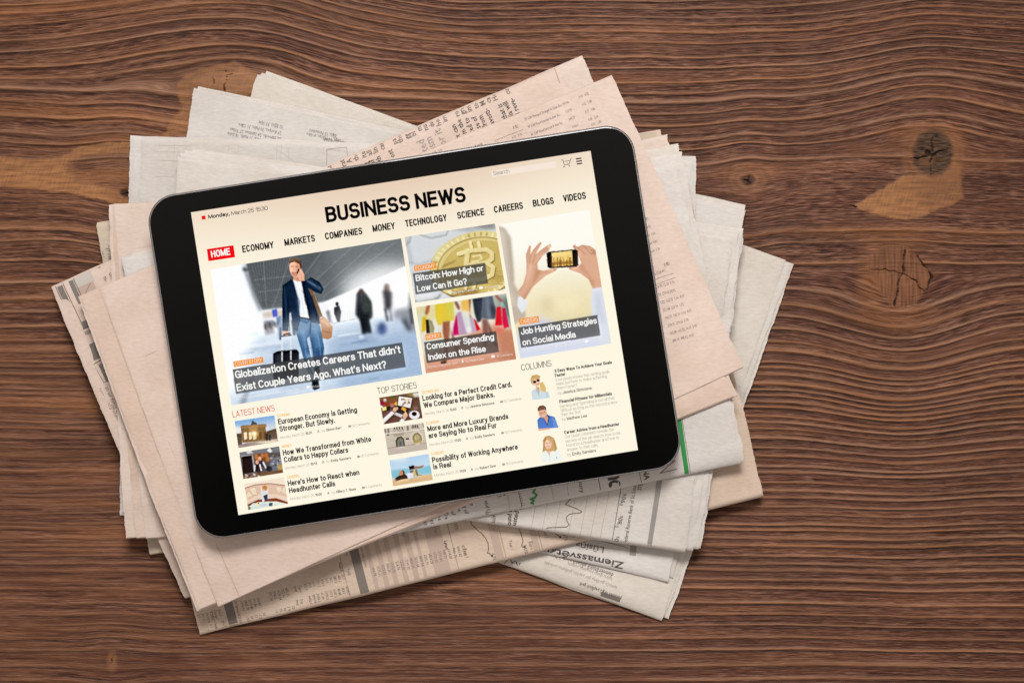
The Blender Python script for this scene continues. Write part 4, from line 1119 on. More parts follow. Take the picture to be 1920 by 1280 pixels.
for pts, w_, cc, al in [([(628, 345), (655, 430), (684, 520)], 6, (10, 18, 30), .8), ([(702, 350), (724, 440), (752, 560)], 6, (10, 18, 30), .8), ([(575, 400), (582, 520), (590, 640)], 7, (58, 84, 116), .6), ([(600, 470), (606, 600), (614, 720)], 5, (12, 20, 34), .8), ([(780, 460), (800, 540), (820, 640)], 6, (14, 24, 40), .7), ([(740, 350), (790, 380), (845, 420)], 6, (84, 112, 146), .7), ([(790, 350), (830, 400)], 4, (12, 20, 34), .7),
                        ([(660, 360), (676, 480), (690, 600)], 4, (200, 204, 216), .8), ([(680, 360), (700, 480), (722, 600)], 3, (196, 200, 212), .7), ([(690, 640), (740, 660), (760, 640)], 5, (40, 66, 100), .7), ([(700, 700), (730, 800), (735, 900)], 7, (128, 164, 198), .6), ([(800, 690), (835, 800), (845, 900)], 7, (126, 162, 196), .6), ([(770, 660), (765, 740)], 6, (36, 60, 94), .8), ([(720, 860), (765, 850)], 4, (40, 66, 100), .6), ([(790, 880), (860, 870)], 4, (40, 66, 100), .6)]: p.line(pts, w_, cc, al, 1)
p.poly([(625, 285), (640, 312), (662, 318), (676, 296), (668, 284), (650, 296), (636, 282)], (150, 100, 80), 0.55, 2); p.ell(630, 262, 10, 20, (244, 200, 178), 0, .5, 2); p.line([(616, 196), (650, 176), (690, 190)], 5, (150, 120, 96), .6, 1)
p.A = np.clip((p.A - 128) * 1.16 + 134, 0, 255)
p.grain(4, 40, 14, 70)
p.box([(185, 1010), (1455, 808), (1482, 990), (213, 1193)])
p.grain(5, 5, 5, 60).done()

# -- gold coin on a keyboard
O = (750, 400, 4.267)
p = Pic([(758.7, 444.5), (928.1, 419.2), (948, 542.5), (778.6, 567.6)], 150, 108, O, (214, 218, 222))
p.poly([(30, 190), (70, 185), (110, 400), (80, 420)], (196, 200, 204), 1, 3); p.line([(40, 260), (80, 225), (85, 180)], 14, (150, 156, 152), 0.8, 3)
p.line([(150, 170), (250, 200), (370, 175), (385, 140)], 10, (158, 166, 158), 0.9, 2); p.poly([(380, 130), (700, 90), (760, 82), (740, 130), (560, 150)], (168, 172, 174), 0.8, 5); p.poly([(600, 105), (760, 82), (765, 130), (680, 130)], (120, 124, 124), 0.7, 5)
p.line([(60, 390), (150, 410), (260, 380)], 14, (176, 182, 188), 0.9, 4); p.line([(120, 700), (300, 680), (330, 640)], 12, (118, 124, 120), 0.9, 3); p.poly([(130, 640), (260, 640), (280, 680), (130, 705)], (226, 228, 230), 1, 4)
p.ell(608, 415, 372, 262, (142, 116, 52), -14, 1, 1); p.ell(606, 408, 366, 258, (226, 208, 142), -14); p.ell(612, 416, 320, 222, (150, 124, 58), -14); p.ell(614, 420, 312, 216, (214, 190, 112), -14)
p.poly([(250, 300), (700, 140), (850, 200), (500, 420), (300, 480)], (236, 222, 164), 0.45, 16)
for k in range(44):
    a = 2 * PI * k / 44; ca, sa = math.cos(a), math.sin(a); c, s = math.cos(math.radians(-14)), math.sin(math.radians(-14))
    q0 = (609 + 328 * ca * c - 228 * sa * s, 412 + 328 * ca * s + 228 * sa * c); q1 = (609 + 352 * ca * c - 248 * sa * s, 412 + 352 * ca * s + 248 * sa * c)
    p.line([q0, q1], 13, (250, 240, 196) if 3 < k % 11 else (176, 148, 76), 0.8, 1)
p.ell(620, 420, 285, 195, (176, 148, 76), -14, 0.5); p.ell(620, 421, 279, 190, (210, 186, 108), -14, 0.9)
for k in range(9): p.line([(330 + k * 12, 440 - k * 5), (352 + k * 12, 410 - k * 5)], 5, (158, 130, 64), 0.8)
for k in range(6): p.line([(700 + k * 22, 470 + k * 6), (790 + k * 12, 560 - k * 10)], 5, (160, 132, 66), 0.7); p.line([(690, 480 + k * 16), (830, 455 + k * 22)], 5, (168, 140, 72), 0.6)
BS = (148, 120, 54); BL = (240, 226, 168)
for dx, dy, cc in ((7, 7, BS), (0, 0, BL)):
    D = lambda pts: [(x + dx, y + dy) for x, y in pts]
    p.line(D([(470, 325), (560, 300), (690, 290), (735, 320), (735, 365), (690, 395), (560, 410)]), 34, cc); p.line(D([(540, 300), (520, 540)]), 40, cc)
    p.line(D([(690, 395), (745, 430), (735, 490), (670, 525), (470, 545)]), 34, cc)
    for x0 in (575, 640): p.line(D([(x0, 300), (x0 - 12, 235)]), 26, cc); p.line(D([(x0 - 40, 540), (x0 - 50, 600)]), 26, cc)
p.line([(580, 345), (640, 335), (655, 360), (620, 380), (575, 385)], 14, (246, 234, 184), 0.9)
p.ell(640, 420, 240, 150, (180, 150, 70), -14, 0.15, 6)
p.ell(520, 640, 120, 30, (120, 80, 30), -10, 0.5, 6)
p.box([(103, 482), (680, 395), (705, 560), (128, 648)])
p.grain(7, 6, 6, 61).done()

# -- shoppers with bright bags
O = (775, 545, 8.0)
p = Pic([(779.8, 575.8), (949.2, 550), (968, 673), (798.5, 699.5)], 150, 108, O, (232, 226, 206))
p.poly([(40, 250), (330, 210), (340, 420), (60, 520)], (222, 210, 150), 1, 10); p.poly([(60, 330), (180, 320), (150, 520), (80, 560)], (214, 222, 206), 0.8, 8); p.poly([(100, 520), (620, 440), (900, 400), (1100, 640), (300, 800), (130, 820)], (226, 224, 212), 1, 10)
p.poly([(620, 160), (720, 150), (720, 340), (640, 320)], (228, 232, 226), 1, 5); p.poly([(1180, 70), (1400, 50), (1480, 560), (1250, 420)], (160, 170, 158), 1, 8); p.poly([(1330, 140), (1420, 120), (1450, 420), (1400, 400)], (86, 118, 104), 0.9, 8)
p.poly([(180, 1250), (170, 980), (1010, 560), (1240, 500), (1490, 590), (1560, 1040)], (214, 150, 122), 1, 10); p.poly([(1240, 600), (1490, 590), (1545, 1030), (1290, 1080)], (196, 130, 100), 0.9, 12); p.ell(1290, 585, 60, 40, (238, 96, 84), 0, 0.8, 8)
rr = random.Random(9)
for k in range(18):
    y = rr.uniform(900, 1230); x = rr.uniform(180, 1300); p.line([(x, y), (x + 260, y - 40)], 14, rr.choice([(240, 214, 196), (232, 226, 222), (186, 112, 82)]), 0.5, 5)
p.poly([(330, 205), (600, 165), (610, 440), (540, 460), (430, 470), (420, 520), (370, 510), (335, 380)], (226, 200, 66), 1, 2); p.poly([(500, 180), (600, 165), (612, 430), (540, 400)], (206, 206, 92), 0.8, 6); p.poly([(345, 230), (420, 220), (420, 480), (370, 490)], (238, 206, 50), 0.8, 6)
p.poly([(200, 225), (255, 218), (235, 330), (205, 370), (175, 345)], (176, 104, 70), 1, 2); p.poly([(612, 165), (655, 160), (705, 250), (690, 300), (650, 260)], (150, 96, 82), 1, 2)
p.poly([(440, 470), (550, 450), (548, 600), (540, 720), (500, 1080), (440, 1080), (480, 800), (445, 640)], (164, 98, 66), 1, 2); p.poly([(550, 540), (590, 640), (640, 760), (720, 1000), (690, 1010), (600, 800)], (150, 88, 62), 1, 3); p.poly([(410, 1060), (500, 1050), (490, 1085), (420, 1095)], (50, 44, 42), 1, 1)
p.poly([(140, 400), (195, 380), (190, 600), (125, 630)], (232, 188, 24), 1, 2); p.poly([(188, 438), (232, 432), (258, 636), (198, 640)], (46, 36, 22), 1, 1); p.poly([(232, 430), (280, 450), (320, 560), (310, 630), (258, 636)], (150, 146, 106), 1, 1)
p.poly([(715, 150), (850, 125), (840, 330), (790, 300), (720, 300)], (238, 190, 92), 1, 3); p.poly([(830, 125), (866, 122), (850, 340), (880, 420), (850, 400)], (140, 92, 70), 1, 2)
p.poly([(640, 375), (660, 360), (690, 660), (595, 670), (600, 560)], (206, 16, 96), 1, 2); p.poly([(650, 330), (720, 310), (810, 640), (690, 668)], (186, 152, 180), 1, 2); p.poly([(720, 320), (770, 330), (850, 600), (810, 640)], (214, 216, 226), 1, 4); p.poly([(840, 400), (900, 410), (950, 600), (880, 620)], (190, 172, 198), 1, 2); p.poly([(905, 418), (940, 450), (1005, 580), (950, 606)], (222, 20, 36), 1, 1); p.ell(838, 590, 26, 50, (252, 252, 250), 0, 0.9, 5)
p.poly([(885, 120), (1050, 95), (1030, 420), (1000, 470), (960, 475), (915, 330)], (48, 54, 66), 1, 2); p.poly([(1040, 95), (1185, 75), (1240, 300), (1225, 420), (1110, 432), (1015, 410)], (86, 94, 108), 1, 2); p.poly([(1090, 90), (1120, 88), (1170, 400), (1120, 420)], (160, 170, 186), 0.7, 6); p.poly([(1150, 200), (1230, 260), (1225, 420), (1190, 420)], (42, 48, 60), 0.9, 6)
p.poly([(1025, 420), (1110, 425), (1130, 560), (1090, 860), (1050, 860), (1050, 640)], (142, 96, 86), 1, 3); p.poly([(1110, 440), (1160, 560), (1270, 840), (1240, 850), (1150, 700)], (120, 80, 74), 1, 3)
p.poly([(1215, 70), (1250, 65), (1340, 150), (1330, 180), (1290, 160)], (170, 92, 84), 1, 2); p.poly([(1248, 250), (1310, 235), (1335, 520), (1225, 520)], (224, 22, 40), 1, 1); p.poly([(1330, 260), (1375, 255), (1435, 540), (1360, 566), (1335, 480)], (214, 24, 72), 1, 1); p.line([(1325, 180), (1370, 255)], 12, (200, 214, 220), 0.8, 2); p.line([(1325, 180), (1320, 250)], 10, (220, 224, 226), 0.8, 2)
p.box([(160, 770), (1240, 605), (1282, 915), (205, 1085)])
p.grain(6, 8, 8, 62).done()

# -- two hands holding up a phone
O = (750, 400, 4.267)
p = Pic([(934.7, 421.3), (1104.4, 393), (1146.1, 643.7), (975.5, 671.9)], 156, 224, O, (254, 252, 244))
p.grad((255, 252, 242), (238, 226, 186), p.V * 1.7 - 0.35)
p.poly([(900, 640), (1300, 520), (1660, 560), (1660, 880), (900, 900)], (240, 224, 164), 0.28, 44); p.poly([(1060, 700), (1520, 620), (1560, 850), (1080, 880)], (226, 204, 160), 0.3, 30); p.ell(1330, 720, 120, 70, (248, 238, 196), 0, 0.6, 16); p.ell(1180, 740, 50, 60, (216, 200, 160), 0, 0.5, 12)
p.poly([(780, 100), (840, 120), (885, 190), (905, 400), (915, 560), (985, 700), (1010, 830), (900, 900), (760, 600)], (196, 182, 164), 1, 4); p.poly([(790, 120), (840, 160), (860, 400), (880, 600), (950, 760), (860, 700)], (222, 210, 194), 0.8, 8); p.line([(880, 200), (900, 420), (905, 540)], 10, (150, 132, 112), 0.6, 5)
p.poly([(940, 1170), (930, 980), (1000, 860), (1110, 820), (1300, 900), (1480, 850), (1620, 760), (1720, 1060)], (214, 216, 228), 1, 10); p.poly([(940, 1100), (1700, 980), (1720, 1060), (960, 1180)], (216, 222, 240), 0.9, 10)
p.poly([(1540, 590), (1620, 580), (1680, 850), (1720, 1060), (1600, 1040), (1535, 800), (1525, 680)], (222, 226, 236), 1, 2); p.poly([(1560, 640), (1600, 640), (1640, 900), (1580, 860)], (196, 202, 218), 0.6, 8)
p.poly([(945, 668), (985, 662), (1025, 700), (1005, 770), (975, 800), (940, 740)], (232, 234, 242), 1, 2)
SK, SK2, SK3 = (222, 172, 142), (190, 134, 104), (240, 200, 172)
p.poly([(932, 635), (985, 570), (1012, 480), (1012, 400), (1008, 330), (1035, 256), (1048, 262), (1044, 330), (1065, 290), (1122, 228), (1134, 240), (1100, 300), (1085, 330), (1130, 290), (1190, 250), (1206, 262), (1190, 300), (1130, 350), (1100, 400), (1102, 450), (1150, 460), (1235, 438), (1254, 450), (1230, 468), (1165, 500), (1120, 540), (1060, 590), (1000, 690)], SK)
p.poly([(1100, 400), (1102, 450), (1130, 470), (1090, 540), (1000, 690), (980, 670), (1060, 560)], SK2, 0.6, 4); p.line([(1044, 330), (1040, 390)], 6, SK2, 0.8, 1); p.line([(1085, 330), (1062, 400)], 6, SK2, 0.8, 1); p.line([(1130, 350), (1085, 410)], 6, SK2, 0.8, 1)
p.poly([(1012, 480), (1030, 400), (1060, 420), (1040, 520), (985, 600)], SK3, 0.6, 5)
p.poly([(1540, 600), (1510, 530), (1440, 480), (1352, 450), (1356, 430), (1420, 425), (1450, 400), (1430, 340), (1385, 270), (1392, 256), (1420, 270), (1455, 252), (1520, 262), (1575, 300), (1590, 420), (1612, 590)], SK)
p.poly([(1420, 425), (1450, 400), (1470, 430), (1560, 560), (1545, 598), (1500, 500)], SK2, 0.5, 5); p.line([(1420, 270), (1480, 330)], 6, SK2, 0.8, 1); p.line([(1470, 262), (1530, 330)], 6, SK2, 0.8, 1); p.line([(1390, 268), (1450, 380)], 7, SK2, 0.6, 1)
for a, b in ((1540, 300), (1555, 315), (1545, 325)): p.ell(a, b, 14, 7, (70, 50, 40), 20, 0.5, 0); p.ell(a, b, 11, 5, SK, 20, 0.9, 0)
p.poly([(1172, 320), (1190, 308), (1400, 288), (1422, 300), (1426, 415), (1412, 428), (1195, 440), (1180, 428)], (34, 24, 22)); p.poly([(1212, 315), (1376, 298), (1382, 415), (1220, 428)], (244, 214, 132))
rr = random.Random(2)
for k in range(22):
    x = 1216 + k * 7.4; h = rr.uniform(20, 80); p.line([(x, 424 - k * .5), (x, 424 - h)], 6, rr.choice([(150, 96, 30), (206, 150, 60), (112, 66, 20), (236, 190, 90)]), 0.75)
p.line([(1216, 405), (1380, 392)], 24, (120, 72, 26), 0.5, 2)
p.ell(1196, 262, 14, 18, SK3, 40); p.ell(1396, 266, 12, 14, (220, 166, 150), 0); p.ell(1240, 450, 16, 9, (206, 140, 120), -10); p.ell(1362, 440, 12, 9, (206, 140, 120), 0)
p.box([(945, 912), (1578, 812), (1602, 975), (970, 1075)])
m = smooth01(0, 0.28, p.V)
p.A = p.A * m[..., None] + np.array((255, 251, 240)) * (1 - m)[..., None] if False else p.A
p.grain(3, 8, 8, 63).done()

# -- thumbnails
O = (435, 770, 6.737)
p = Pic([(440.2, 789.3), (514.4, 778.2), (521.4, 827.4), (447.2, 839.5)], 84, 58, O)
p.grad((120, 170, 226), (226, 226, 226), p.V * 2.0); p.ell(80, 240, 60, 40, (244, 240, 236), 0, 0.9, 4)
p.poly([(30, 290), (130, 285), (130, 440), (70, 470)], (92, 74, 58), 1, 1); p.poly([(430, 260), (560, 220), (585, 350), (430, 370)], (104, 84, 66), 1, 1)
p.poly([(110, 200), (125, 185), (430, 165), (438, 190), (425, 210), (445, 370), (135, 400)], (140, 104, 62)); p.poly([(118, 195), (430, 172), (432, 200), (125, 225)], (172, 130, 78), 0.9); p.poly([(210, 180), (330, 172), (330, 240), (215, 250)], (186, 142, 84), 0.8, 2)
p.poly([(240, 180), (250, 140), (265, 118), (280, 140), (312, 150), (316, 172)], (70, 66, 54), 0.85, 1)
for x0, x1 in ((150, 188), (212, 246), (262, 304)): p.poly([(x0, 272), (x1, 266), (x1 + 6, 350), (x0 + 6, 366)], (246, 228, 190))
p.ell(280, 290, 60, 46, (255, 214, 130), 0, 0.7, 5); p.ell(282, 288, 26, 26, (255, 250, 226), 0, 1, 2)
for x in (345, 400): p.poly([(x, 270), (x + 26, 266), (x + 30, 350), (x + 4, 360)], (104, 74, 42), 0.9, 1)
p.poly([(70, 440), (200, 395), (580, 350), (585, 395), (80, 475)], (168, 150, 132), 1, 2); p.poly([(280, 400), (560, 365), (580, 385), (420, 410)], (236, 218, 190), 0.9, 2); p.poly([(80, 440), (180, 405), (260, 410), (150, 460)], (150, 120, 140), 0.7, 4)
p.line([(440, 300), (440, 360)], 30, (40, 34, 30), 0.9, 2); p.line([(478, 310), (478, 365)], 22, (34, 34, 38), 0.9, 1)
p.grain(7, 8, 8, 64).done()
p = Pic([(448.9, 847.9), (523.4, 836.2), (531.2, 885.6), (456.4, 897.7)], 84, 58, O, (92, 84, 82))
p.poly([(95, 525), (600, 450), (610, 520), (100, 580)], (120, 122, 128), 1, 3); p.poly([(130, 575), (245, 560), (275, 770), (140, 800)], (34, 22, 20)); p.line([(122, 570), (260, 555), (285, 760)], 14, (166, 162, 164)); p.poly([(280, 545), (460, 525), (470, 640), (290, 660)], (120, 76, 50), 1, 2)
for x, y in ((305, 575), (385, 565), (432, 560), (450, 610), (330, 610)): p.ell(x, y, 22, 30, (206, 122, 58), 0, 0.9, 2)
p.poly([(440, 505), (475, 465), (512, 512), (480, 528)], (236, 232, 224)); p.poly([(180, 520), (230, 495), (270, 530), (200, 545)], (226, 222, 220), 0.9, 1)
p.poly([(480, 590), (620, 560), (640, 770), (500, 760)], (110, 112, 124), 1, 3)
rr = random.Random(6)
for k in range(22): p.ell(rr.uniform(470, 630), rr.uniform(560, 740), 12, 10, rr.choice([(210, 212, 220), (50, 48, 52), (150, 152, 164), (180, 140, 70)]), 0, 0.8, 1)
p.poly([(570, 690), (640, 660), (648, 780), (580, 760)], (196, 158, 84), 0.8, 2)
p.poly([(290, 690), (330, 660), (365, 690), (380, 760), (340, 780), (300, 760)], (48, 34, 38)); p.poly([(335, 640), (380, 625), (420, 690), (430, 720), (370, 700)], (60, 48, 54)); p.ell(318, 648, 20, 26, (226, 170, 142)); p.ell(354, 602, 20, 26, (226, 172, 146)); p.line([(290, 690), (284, 750)], 18, (232, 228, 230)); p.line([(352, 680), (370, 750)], 18, (232, 228, 230)); p.line([(395, 650), (430, 720)], 22, (214, 216, 226))
p.poly([(140, 810), (640, 740), (650, 790), (145, 860)], (120, 84, 54), 1, 2)
for k in range(16): p.ell(rr.uniform(150, 360), rr.uniform(780, 840), 16, 12, rr.choice([(196, 180, 180), (110, 84, 84), (70, 50, 50), (220, 206, 204)]), 0, 0.8, 1)
p.ell(470, 730, 40, 34, (40, 38, 46), 0, 0.9, 2); p.grain(14, 9, 9, 65).done()
p = Pic([(457.7, 906.5), (532.5, 894.4), (540, 943.6), (465.2, 955.9)], 84, 58, O, (244, 222, 200))
p.poly([(150, 900), (660, 830), (670, 930), (160, 980)], (246, 228, 206), 1, 3)
p.poly([(165, 975), (300, 930), (480, 915), (660, 935), (705, 1080), (200, 1130)], (226, 192, 168)); p.line([(165, 975), (300, 932), (480, 917), (665, 940)], 9, (150, 86, 60), 0.9)
p.poly([(190, 1130), (330, 1060), (560, 1050), (705, 1090), (705, 1160), (560, 1105), (330, 1120), (200, 1190)], (238, 212, 190)); p.poly([(198, 1180), (330, 1118), (560, 1100), (706, 1150), (706, 1175), (560, 1140), (330, 1150), (205, 1205)], (136, 66, 40))
for q in ([(180, 1050), (215, 1010), (270, 1070), (200, 1100)], [(225, 975), (300, 965), (320, 1060), (265, 1060)], [(550, 960), (610, 950), (640, 1000), (590, 1040)], [(620, 1020), (660, 940), (690, 1050)]): p.poly(q, (238, 218, 188)); p.line(q, 4, (190, 158, 130), 0.8)
p.poly([(200, 1240), (260, 1165), (480, 1140), (680, 1165), (690, 1175), (500, 1215), (220, 1250)], (214, 226, 214), 1, 1)
p.poly([(365, 960), (400, 950), (455, 985), (460, 1060), (400, 1150), (385, 1150), (365, 1060)], (226, 222, 224)); p.poly([(395, 1070), (450, 1050), (450, 1130), (415, 1135)], (58, 70, 96)); p.ell(414, 975, 32, 34, (206, 132, 62)); p.ell(402, 1000, 16, 14, (232, 180, 146))
p.poly([(350, 1170), (430, 1160), (440, 1190), (360, 1205)], (196, 208, 222)); p.poly([(470, 1160), (515, 1155), (510, 1195), (465, 1200)], (70, 86, 104)); p.ell(220, 1225, 18, 20, (96, 112, 84), 0, 0.9, 1); p.poly([(310, 1160), (340, 1160), (335, 1200), (305, 1200)], (238, 222, 160)); p.ell(335, 1165, 10, 8, (60, 56, 54))
p.grain(5, 8, 8, 66).done()
O = (705, 730, 6.918)
p = Pic([(711, 745.3), (784.3, 734), (792.4, 783.4), (719.6, 795.1)], 84, 58, O, (106, 70, 58))
p.poly([(42, 105), (300, 70), (280, 200), (60, 240)], (130, 78, 44), 1, 4); p.ell(215, 95, 50, 14, (58, 92, 40), 0, 0.9, 2); p.ell(75, 175, 26, 32, (150, 14, 60)); p.ell(130, 190, 30, 16, (176, 36, 40), 0, 0.9, 2); p.ell(118, 140, 24, 24, (170, 150, 140)); p.ell(118, 135, 12, 12, (230, 220, 214)); p.poly([(50, 215), (80, 205), (100, 235), (62, 240)], (236, 226, 226), 0.9)
p.poly([(380, 55), (480, 42), (560, 40), (570, 100), (470, 110)], (150, 126, 66), 0.9, 4); p.poly([(470, 50), (560, 36), (575, 90), (500, 100)], (226, 228, 226), 0.9, 3); p.poly([(555, 185), (580, 170), (600, 290), (575, 260)], (62, 106, 62), 1, 2)
p.poly([(290, 75), (478, 102), (450, 250), (272, 210)], (42, 34, 36)); p.poly([(298, 88), (468, 112), (444, 240), (282, 205)], (246, 240, 230))
rr = random.Random(8)
for k in range(14): p.ell(rr.uniform(310, 440), rr.uniform(125, 220), 13, 11, rr.choice([(200, 170, 90), (120, 80, 120), (186, 120, 110), (90, 70, 80), (214, 190, 150)]), 0, 0.8, 1)
p.poly([(78, 235), (130, 220), (140, 262), (85, 278)], (240, 226, 130)); p.poly([(148, 222), (185, 218), (182, 275), (140, 280)], (34, 32, 36)); p.poly([(190, 240), (270, 210), (440, 255), (400, 320), (250, 300)], (52, 42, 44)); p.poly([(230, 320), (260, 295), (350, 330), (330, 365)], (206, 200, 202))
p.poly([(235, 180), (270, 155), (275, 210), (250, 205)], (238, 176, 60)); p.poly([(325, 250), (345, 220), (395, 250), (380, 290)], (236, 170, 44)); p.ell(212, 205, 26, 24, (200, 120, 104), 0, 0.9, 2)
p.poly([(215, 270), (230, 232), (285, 228), (290, 250), (240, 300)], (226, 170, 140)); p.poly([(80, 390), (205, 278), (240, 305), (110, 430), (92, 440)], (240, 238, 240)); p.poly([(355, 320), (385, 280), (414, 330), (380, 390), (345, 360)], (230, 176, 146)); p.poly([(330, 375), (372, 380), (360, 410), (300, 420)], (238, 238, 242))
p.ell(498, 328, 68, 56, (232, 230, 232)); p.ell(496, 318, 42, 38, (248, 246, 246)); p.ell(496, 314, 34, 28, (30, 20, 20)); p.ell(512, 240, 40, 26, (140, 104, 90), 0, 0.8, 3); p.grain(6, 8, 8, 67).done()
p = Pic([(720, 803.6), (793.7, 792.1), (801.8, 841.8), (728.1, 853.2)], 84, 58, O, (206, 194, 176))
for k in range(7): p.line([(125, 600 + k * 26), (660, 520 + k * 26)], 5, (176, 162, 144), 0.6)
p.poly([(150, 760), (660, 690), (670, 770), (160, 850)], (196, 182, 168), 1, 2); p.line([(152, 757), (660, 690)], 7, (150, 134, 118), 0.8); p.line([(120, 580), (240, 560), (440, 535), (640, 510)], 12, (226, 216, 200), 0.9); p.line([(120, 592), (640, 522)], 4, (150, 136, 120), 0.8)
for x in (230, 262, 296, 330): p.poly([(x, 485), (x + 16, 482), (x + 20, 515), (x + 4, 518)], (58, 50, 48))
for x in (470, 500, 530): p.poly([(x, 460), (x + 16, 457), (x + 20, 495), (x + 4, 498)], (70, 62, 58))
for x in range(225, 360, 12): p.line([(x, 520), (x + 6, 545)], 4, (110, 96, 86), 0.8)
for x in range(460, 560, 12): p.line([(x, 480), (x + 6, 510)], 4, (110, 96, 86), 0.8)
for x, y in ((108, 530), (150, 530), (400, 500), (605, 455)): p.poly([(x, y - 25), (x + 20, y - 28), (x + 26, y + 30), (x + 4, y + 33)], (112, 98, 88), 0.9, 1)
p.poly([(225, 580), (360, 560), (366, 590), (235, 605)], (176, 160, 140)); p.poly([(262, 745), (255, 660), (280, 615), (330, 605), (366, 640), (378, 730)], (92, 74, 58)); p.poly([(280, 738), (276, 665), (300, 632), (330, 626), (350, 655), (358, 728)], (126, 122, 112)); p.poly([(300, 680), (330, 675), (335, 730), (306, 734)], (90, 100, 96))
p.ell(530, 620, 84, 92, (214, 202, 184)); p.poly([(488, 705), (476, 630), (500, 580), (540, 568), (580, 600), (592, 690)], (166, 150, 96)); p.line([(480, 650), (480, 610), (505, 575), (540, 564), (580, 598), (592, 660)], 9, (110, 94, 70)); p.ell(528, 625, 26, 34, (214, 200, 160), 0, 0.8, 2); p.line([(528, 600), (532, 655)], 8, (104, 92, 64), 0.8); p.poly([(488, 690), (590, 675), (594, 692), (490, 708)], (196, 176, 120))
p.poly([(385, 632), (428, 626), (430, 644), (388, 650)], (42, 36, 36)); p.poly([(145, 580), (170, 576), (172, 596), (150, 600)], (50, 44, 44)); p.grain(6, 8, 8, 68).done()
p = Pic([(730.4, 862.5), (803.6, 850.5), (811.7, 899.3), (737.1, 911)], 84, 58, O)
p.grad((178, 210, 238), (214, 232, 240), p.V * 1.4); p.ell(300, 900, 120, 40, (236, 240, 244), 0, 0.7, 8); p.poly([(180, 1050), (720, 985), (730, 1110), (200, 1160)], (134, 196, 214), 1, 3); p.line([(190, 1065), (720, 992)], 10, (160, 206, 222), 0.9, 2); p.poly([(200, 1140), (400, 1120), (730, 1080), (740, 1110), (210, 1170)], (196, 214, 206), 0.8, 4)
p.poly([(205, 1170), (450, 1150), (600, 1110), (735, 1095), (740, 1170), (220, 1250)], (226, 192, 146)); p.poly([(210, 1190), (500, 1160), (735, 1125), (740, 1170), (220, 1250)], (214, 178, 132), 0.7, 5)
p.poly([(425, 995), (492, 980), (498, 1030), (436, 1040)], (40, 30, 40)); p.poly([(495, 990), (560, 995), (620, 978), (622, 986), (590, 1020), (500, 1028)], (170, 122, 98)); p.poly([(500, 1040), (530, 1030), (550, 1110), (530, 1125)], (150, 106, 70)); p.poly([(440, 1045), (500, 1030), (525, 1110), (490, 1135)], (206, 186, 130)); p.poly([(440, 1050), (490, 1042), (480, 1070), (440, 1078)], (110, 90, 110))
p.poly([(390, 1095), (430, 1075), (485, 1090), (485, 1138), (420, 1152)], (224, 226, 240)); p.poly([(240, 1180), (245, 1150), (300, 1115), (350, 1085), (400, 1110), (415, 1150), (330, 1165), (260, 1185)], (66, 40, 30)); p.poly([(295, 1100), (310, 1055), (345, 1040), (370, 1070), (350, 1105), (310, 1115)], (208, 150, 112)); p.poly([(345, 1040), (372, 1060), (375, 1100), (350, 1100)], (110, 70, 46)); p.ell(252, 1168, 12, 14, (200, 150, 120)); p.line([(540, 1112), (590, 1104)], 8, (170, 120, 84)); p.grain(3, 8, 8, 69).done()

# -- columnists (cut out on the cream page)
O = (985, 690, 7.107)
CR = (255, 247, 226)
p = Pic([(992, 704), (1031, 698), (1038, 748), (999, 754)], 56, 72, O, CR)
p.poly([(62, 425), (75, 320), (130, 270), (210, 280), (300, 310), (328, 370), (320, 395), (200, 412)], (206, 222, 228)); p.line([(150, 290), (185, 370)], 10, (160, 186, 198), 0.9); p.line([(285, 330), (290, 390)], 12, (170, 192, 204), 0.8, 1); p.poly([(140, 250), (190, 250), (185, 350)], (220, 170, 140))
p.ell(132, 160, 62, 70, (216, 180, 120)); p.ell(152, 185, 46, 60, (238, 196, 166), -8); p.poly([(190, 200), (230, 180), (275, 260), (268, 325), (205, 300)], (226, 190, 112)); p.ell(140, 115, 58, 28, (212, 172, 108)); p.ell(126, 184, 22, 18, (50, 30, 30)); p.ell(170, 164, 20, 18, (50, 30, 30)); p.line([(140, 215), (180, 205)], 9, (206, 90, 84), 0.9); p.done()
p = Pic([(1004, 761), (1042, 755), (1050, 803), (1010, 810)], 56, 72, O, CR)
p.poly([(158, 800), (155, 700), (190, 655), (290, 620), (390, 650), (440, 790), (300, 800), (165, 835)], (84, 124, 200)); p.poly([(160, 805), (330, 795), (335, 812), (160, 836)], (232, 176, 152)); p.poly([(350, 640), (400, 680), (430, 780), (380, 790)], (110, 150, 216), 0.8, 1); p.poly([(240, 650), (300, 640), (295, 740)], (222, 160, 128)); p.line([(245, 665), (295, 770)], 9, (58, 92, 164)); p.line([(295, 620), (320, 660), (295, 745)], 11, (52, 70, 110))
p.ell(232, 595, 54, 68, (226, 172, 140), -12); p.poly([(168, 575), (165, 535), (190, 502), (240, 495), (275, 520), (282, 565), (262, 552), (215, 560)], (120, 90, 66)); p.line([(205, 600), (225, 594)], 7, (90, 60, 46), 0.8); p.line([(245, 588), (262, 580)], 7, (90, 60, 46), 0.8); p.line([(225, 640), (262, 628)], 8, (255, 236, 226), 0.9); p.done()
p = Pic([(1012, 817), (1052, 811), (1060, 861), (1016, 869)], 56, 74, O, CR)
p.poly([(190, 1270), (215, 1130), (280, 1090), (390, 1080), (450, 1090), (500, 1220), (400, 1240)], (240, 244, 238)); p.poly([(275, 1095), (340, 1085), (325, 1170)], (238, 190, 162)); p.poly([(225, 1120), (240, 1060), (235, 960), (265, 910), (320, 898), (380, 930), (405, 1000), (425, 1070), (400, 1110), (370, 1100), (340, 1110), (270, 1100)], (206, 166, 110)); p.line([(265, 930), (245, 1080)], 14, (170, 126, 76), 0.8, 1); p.line([(385, 960), (405, 1080)], 16, (178, 136, 86), 0.8, 1)
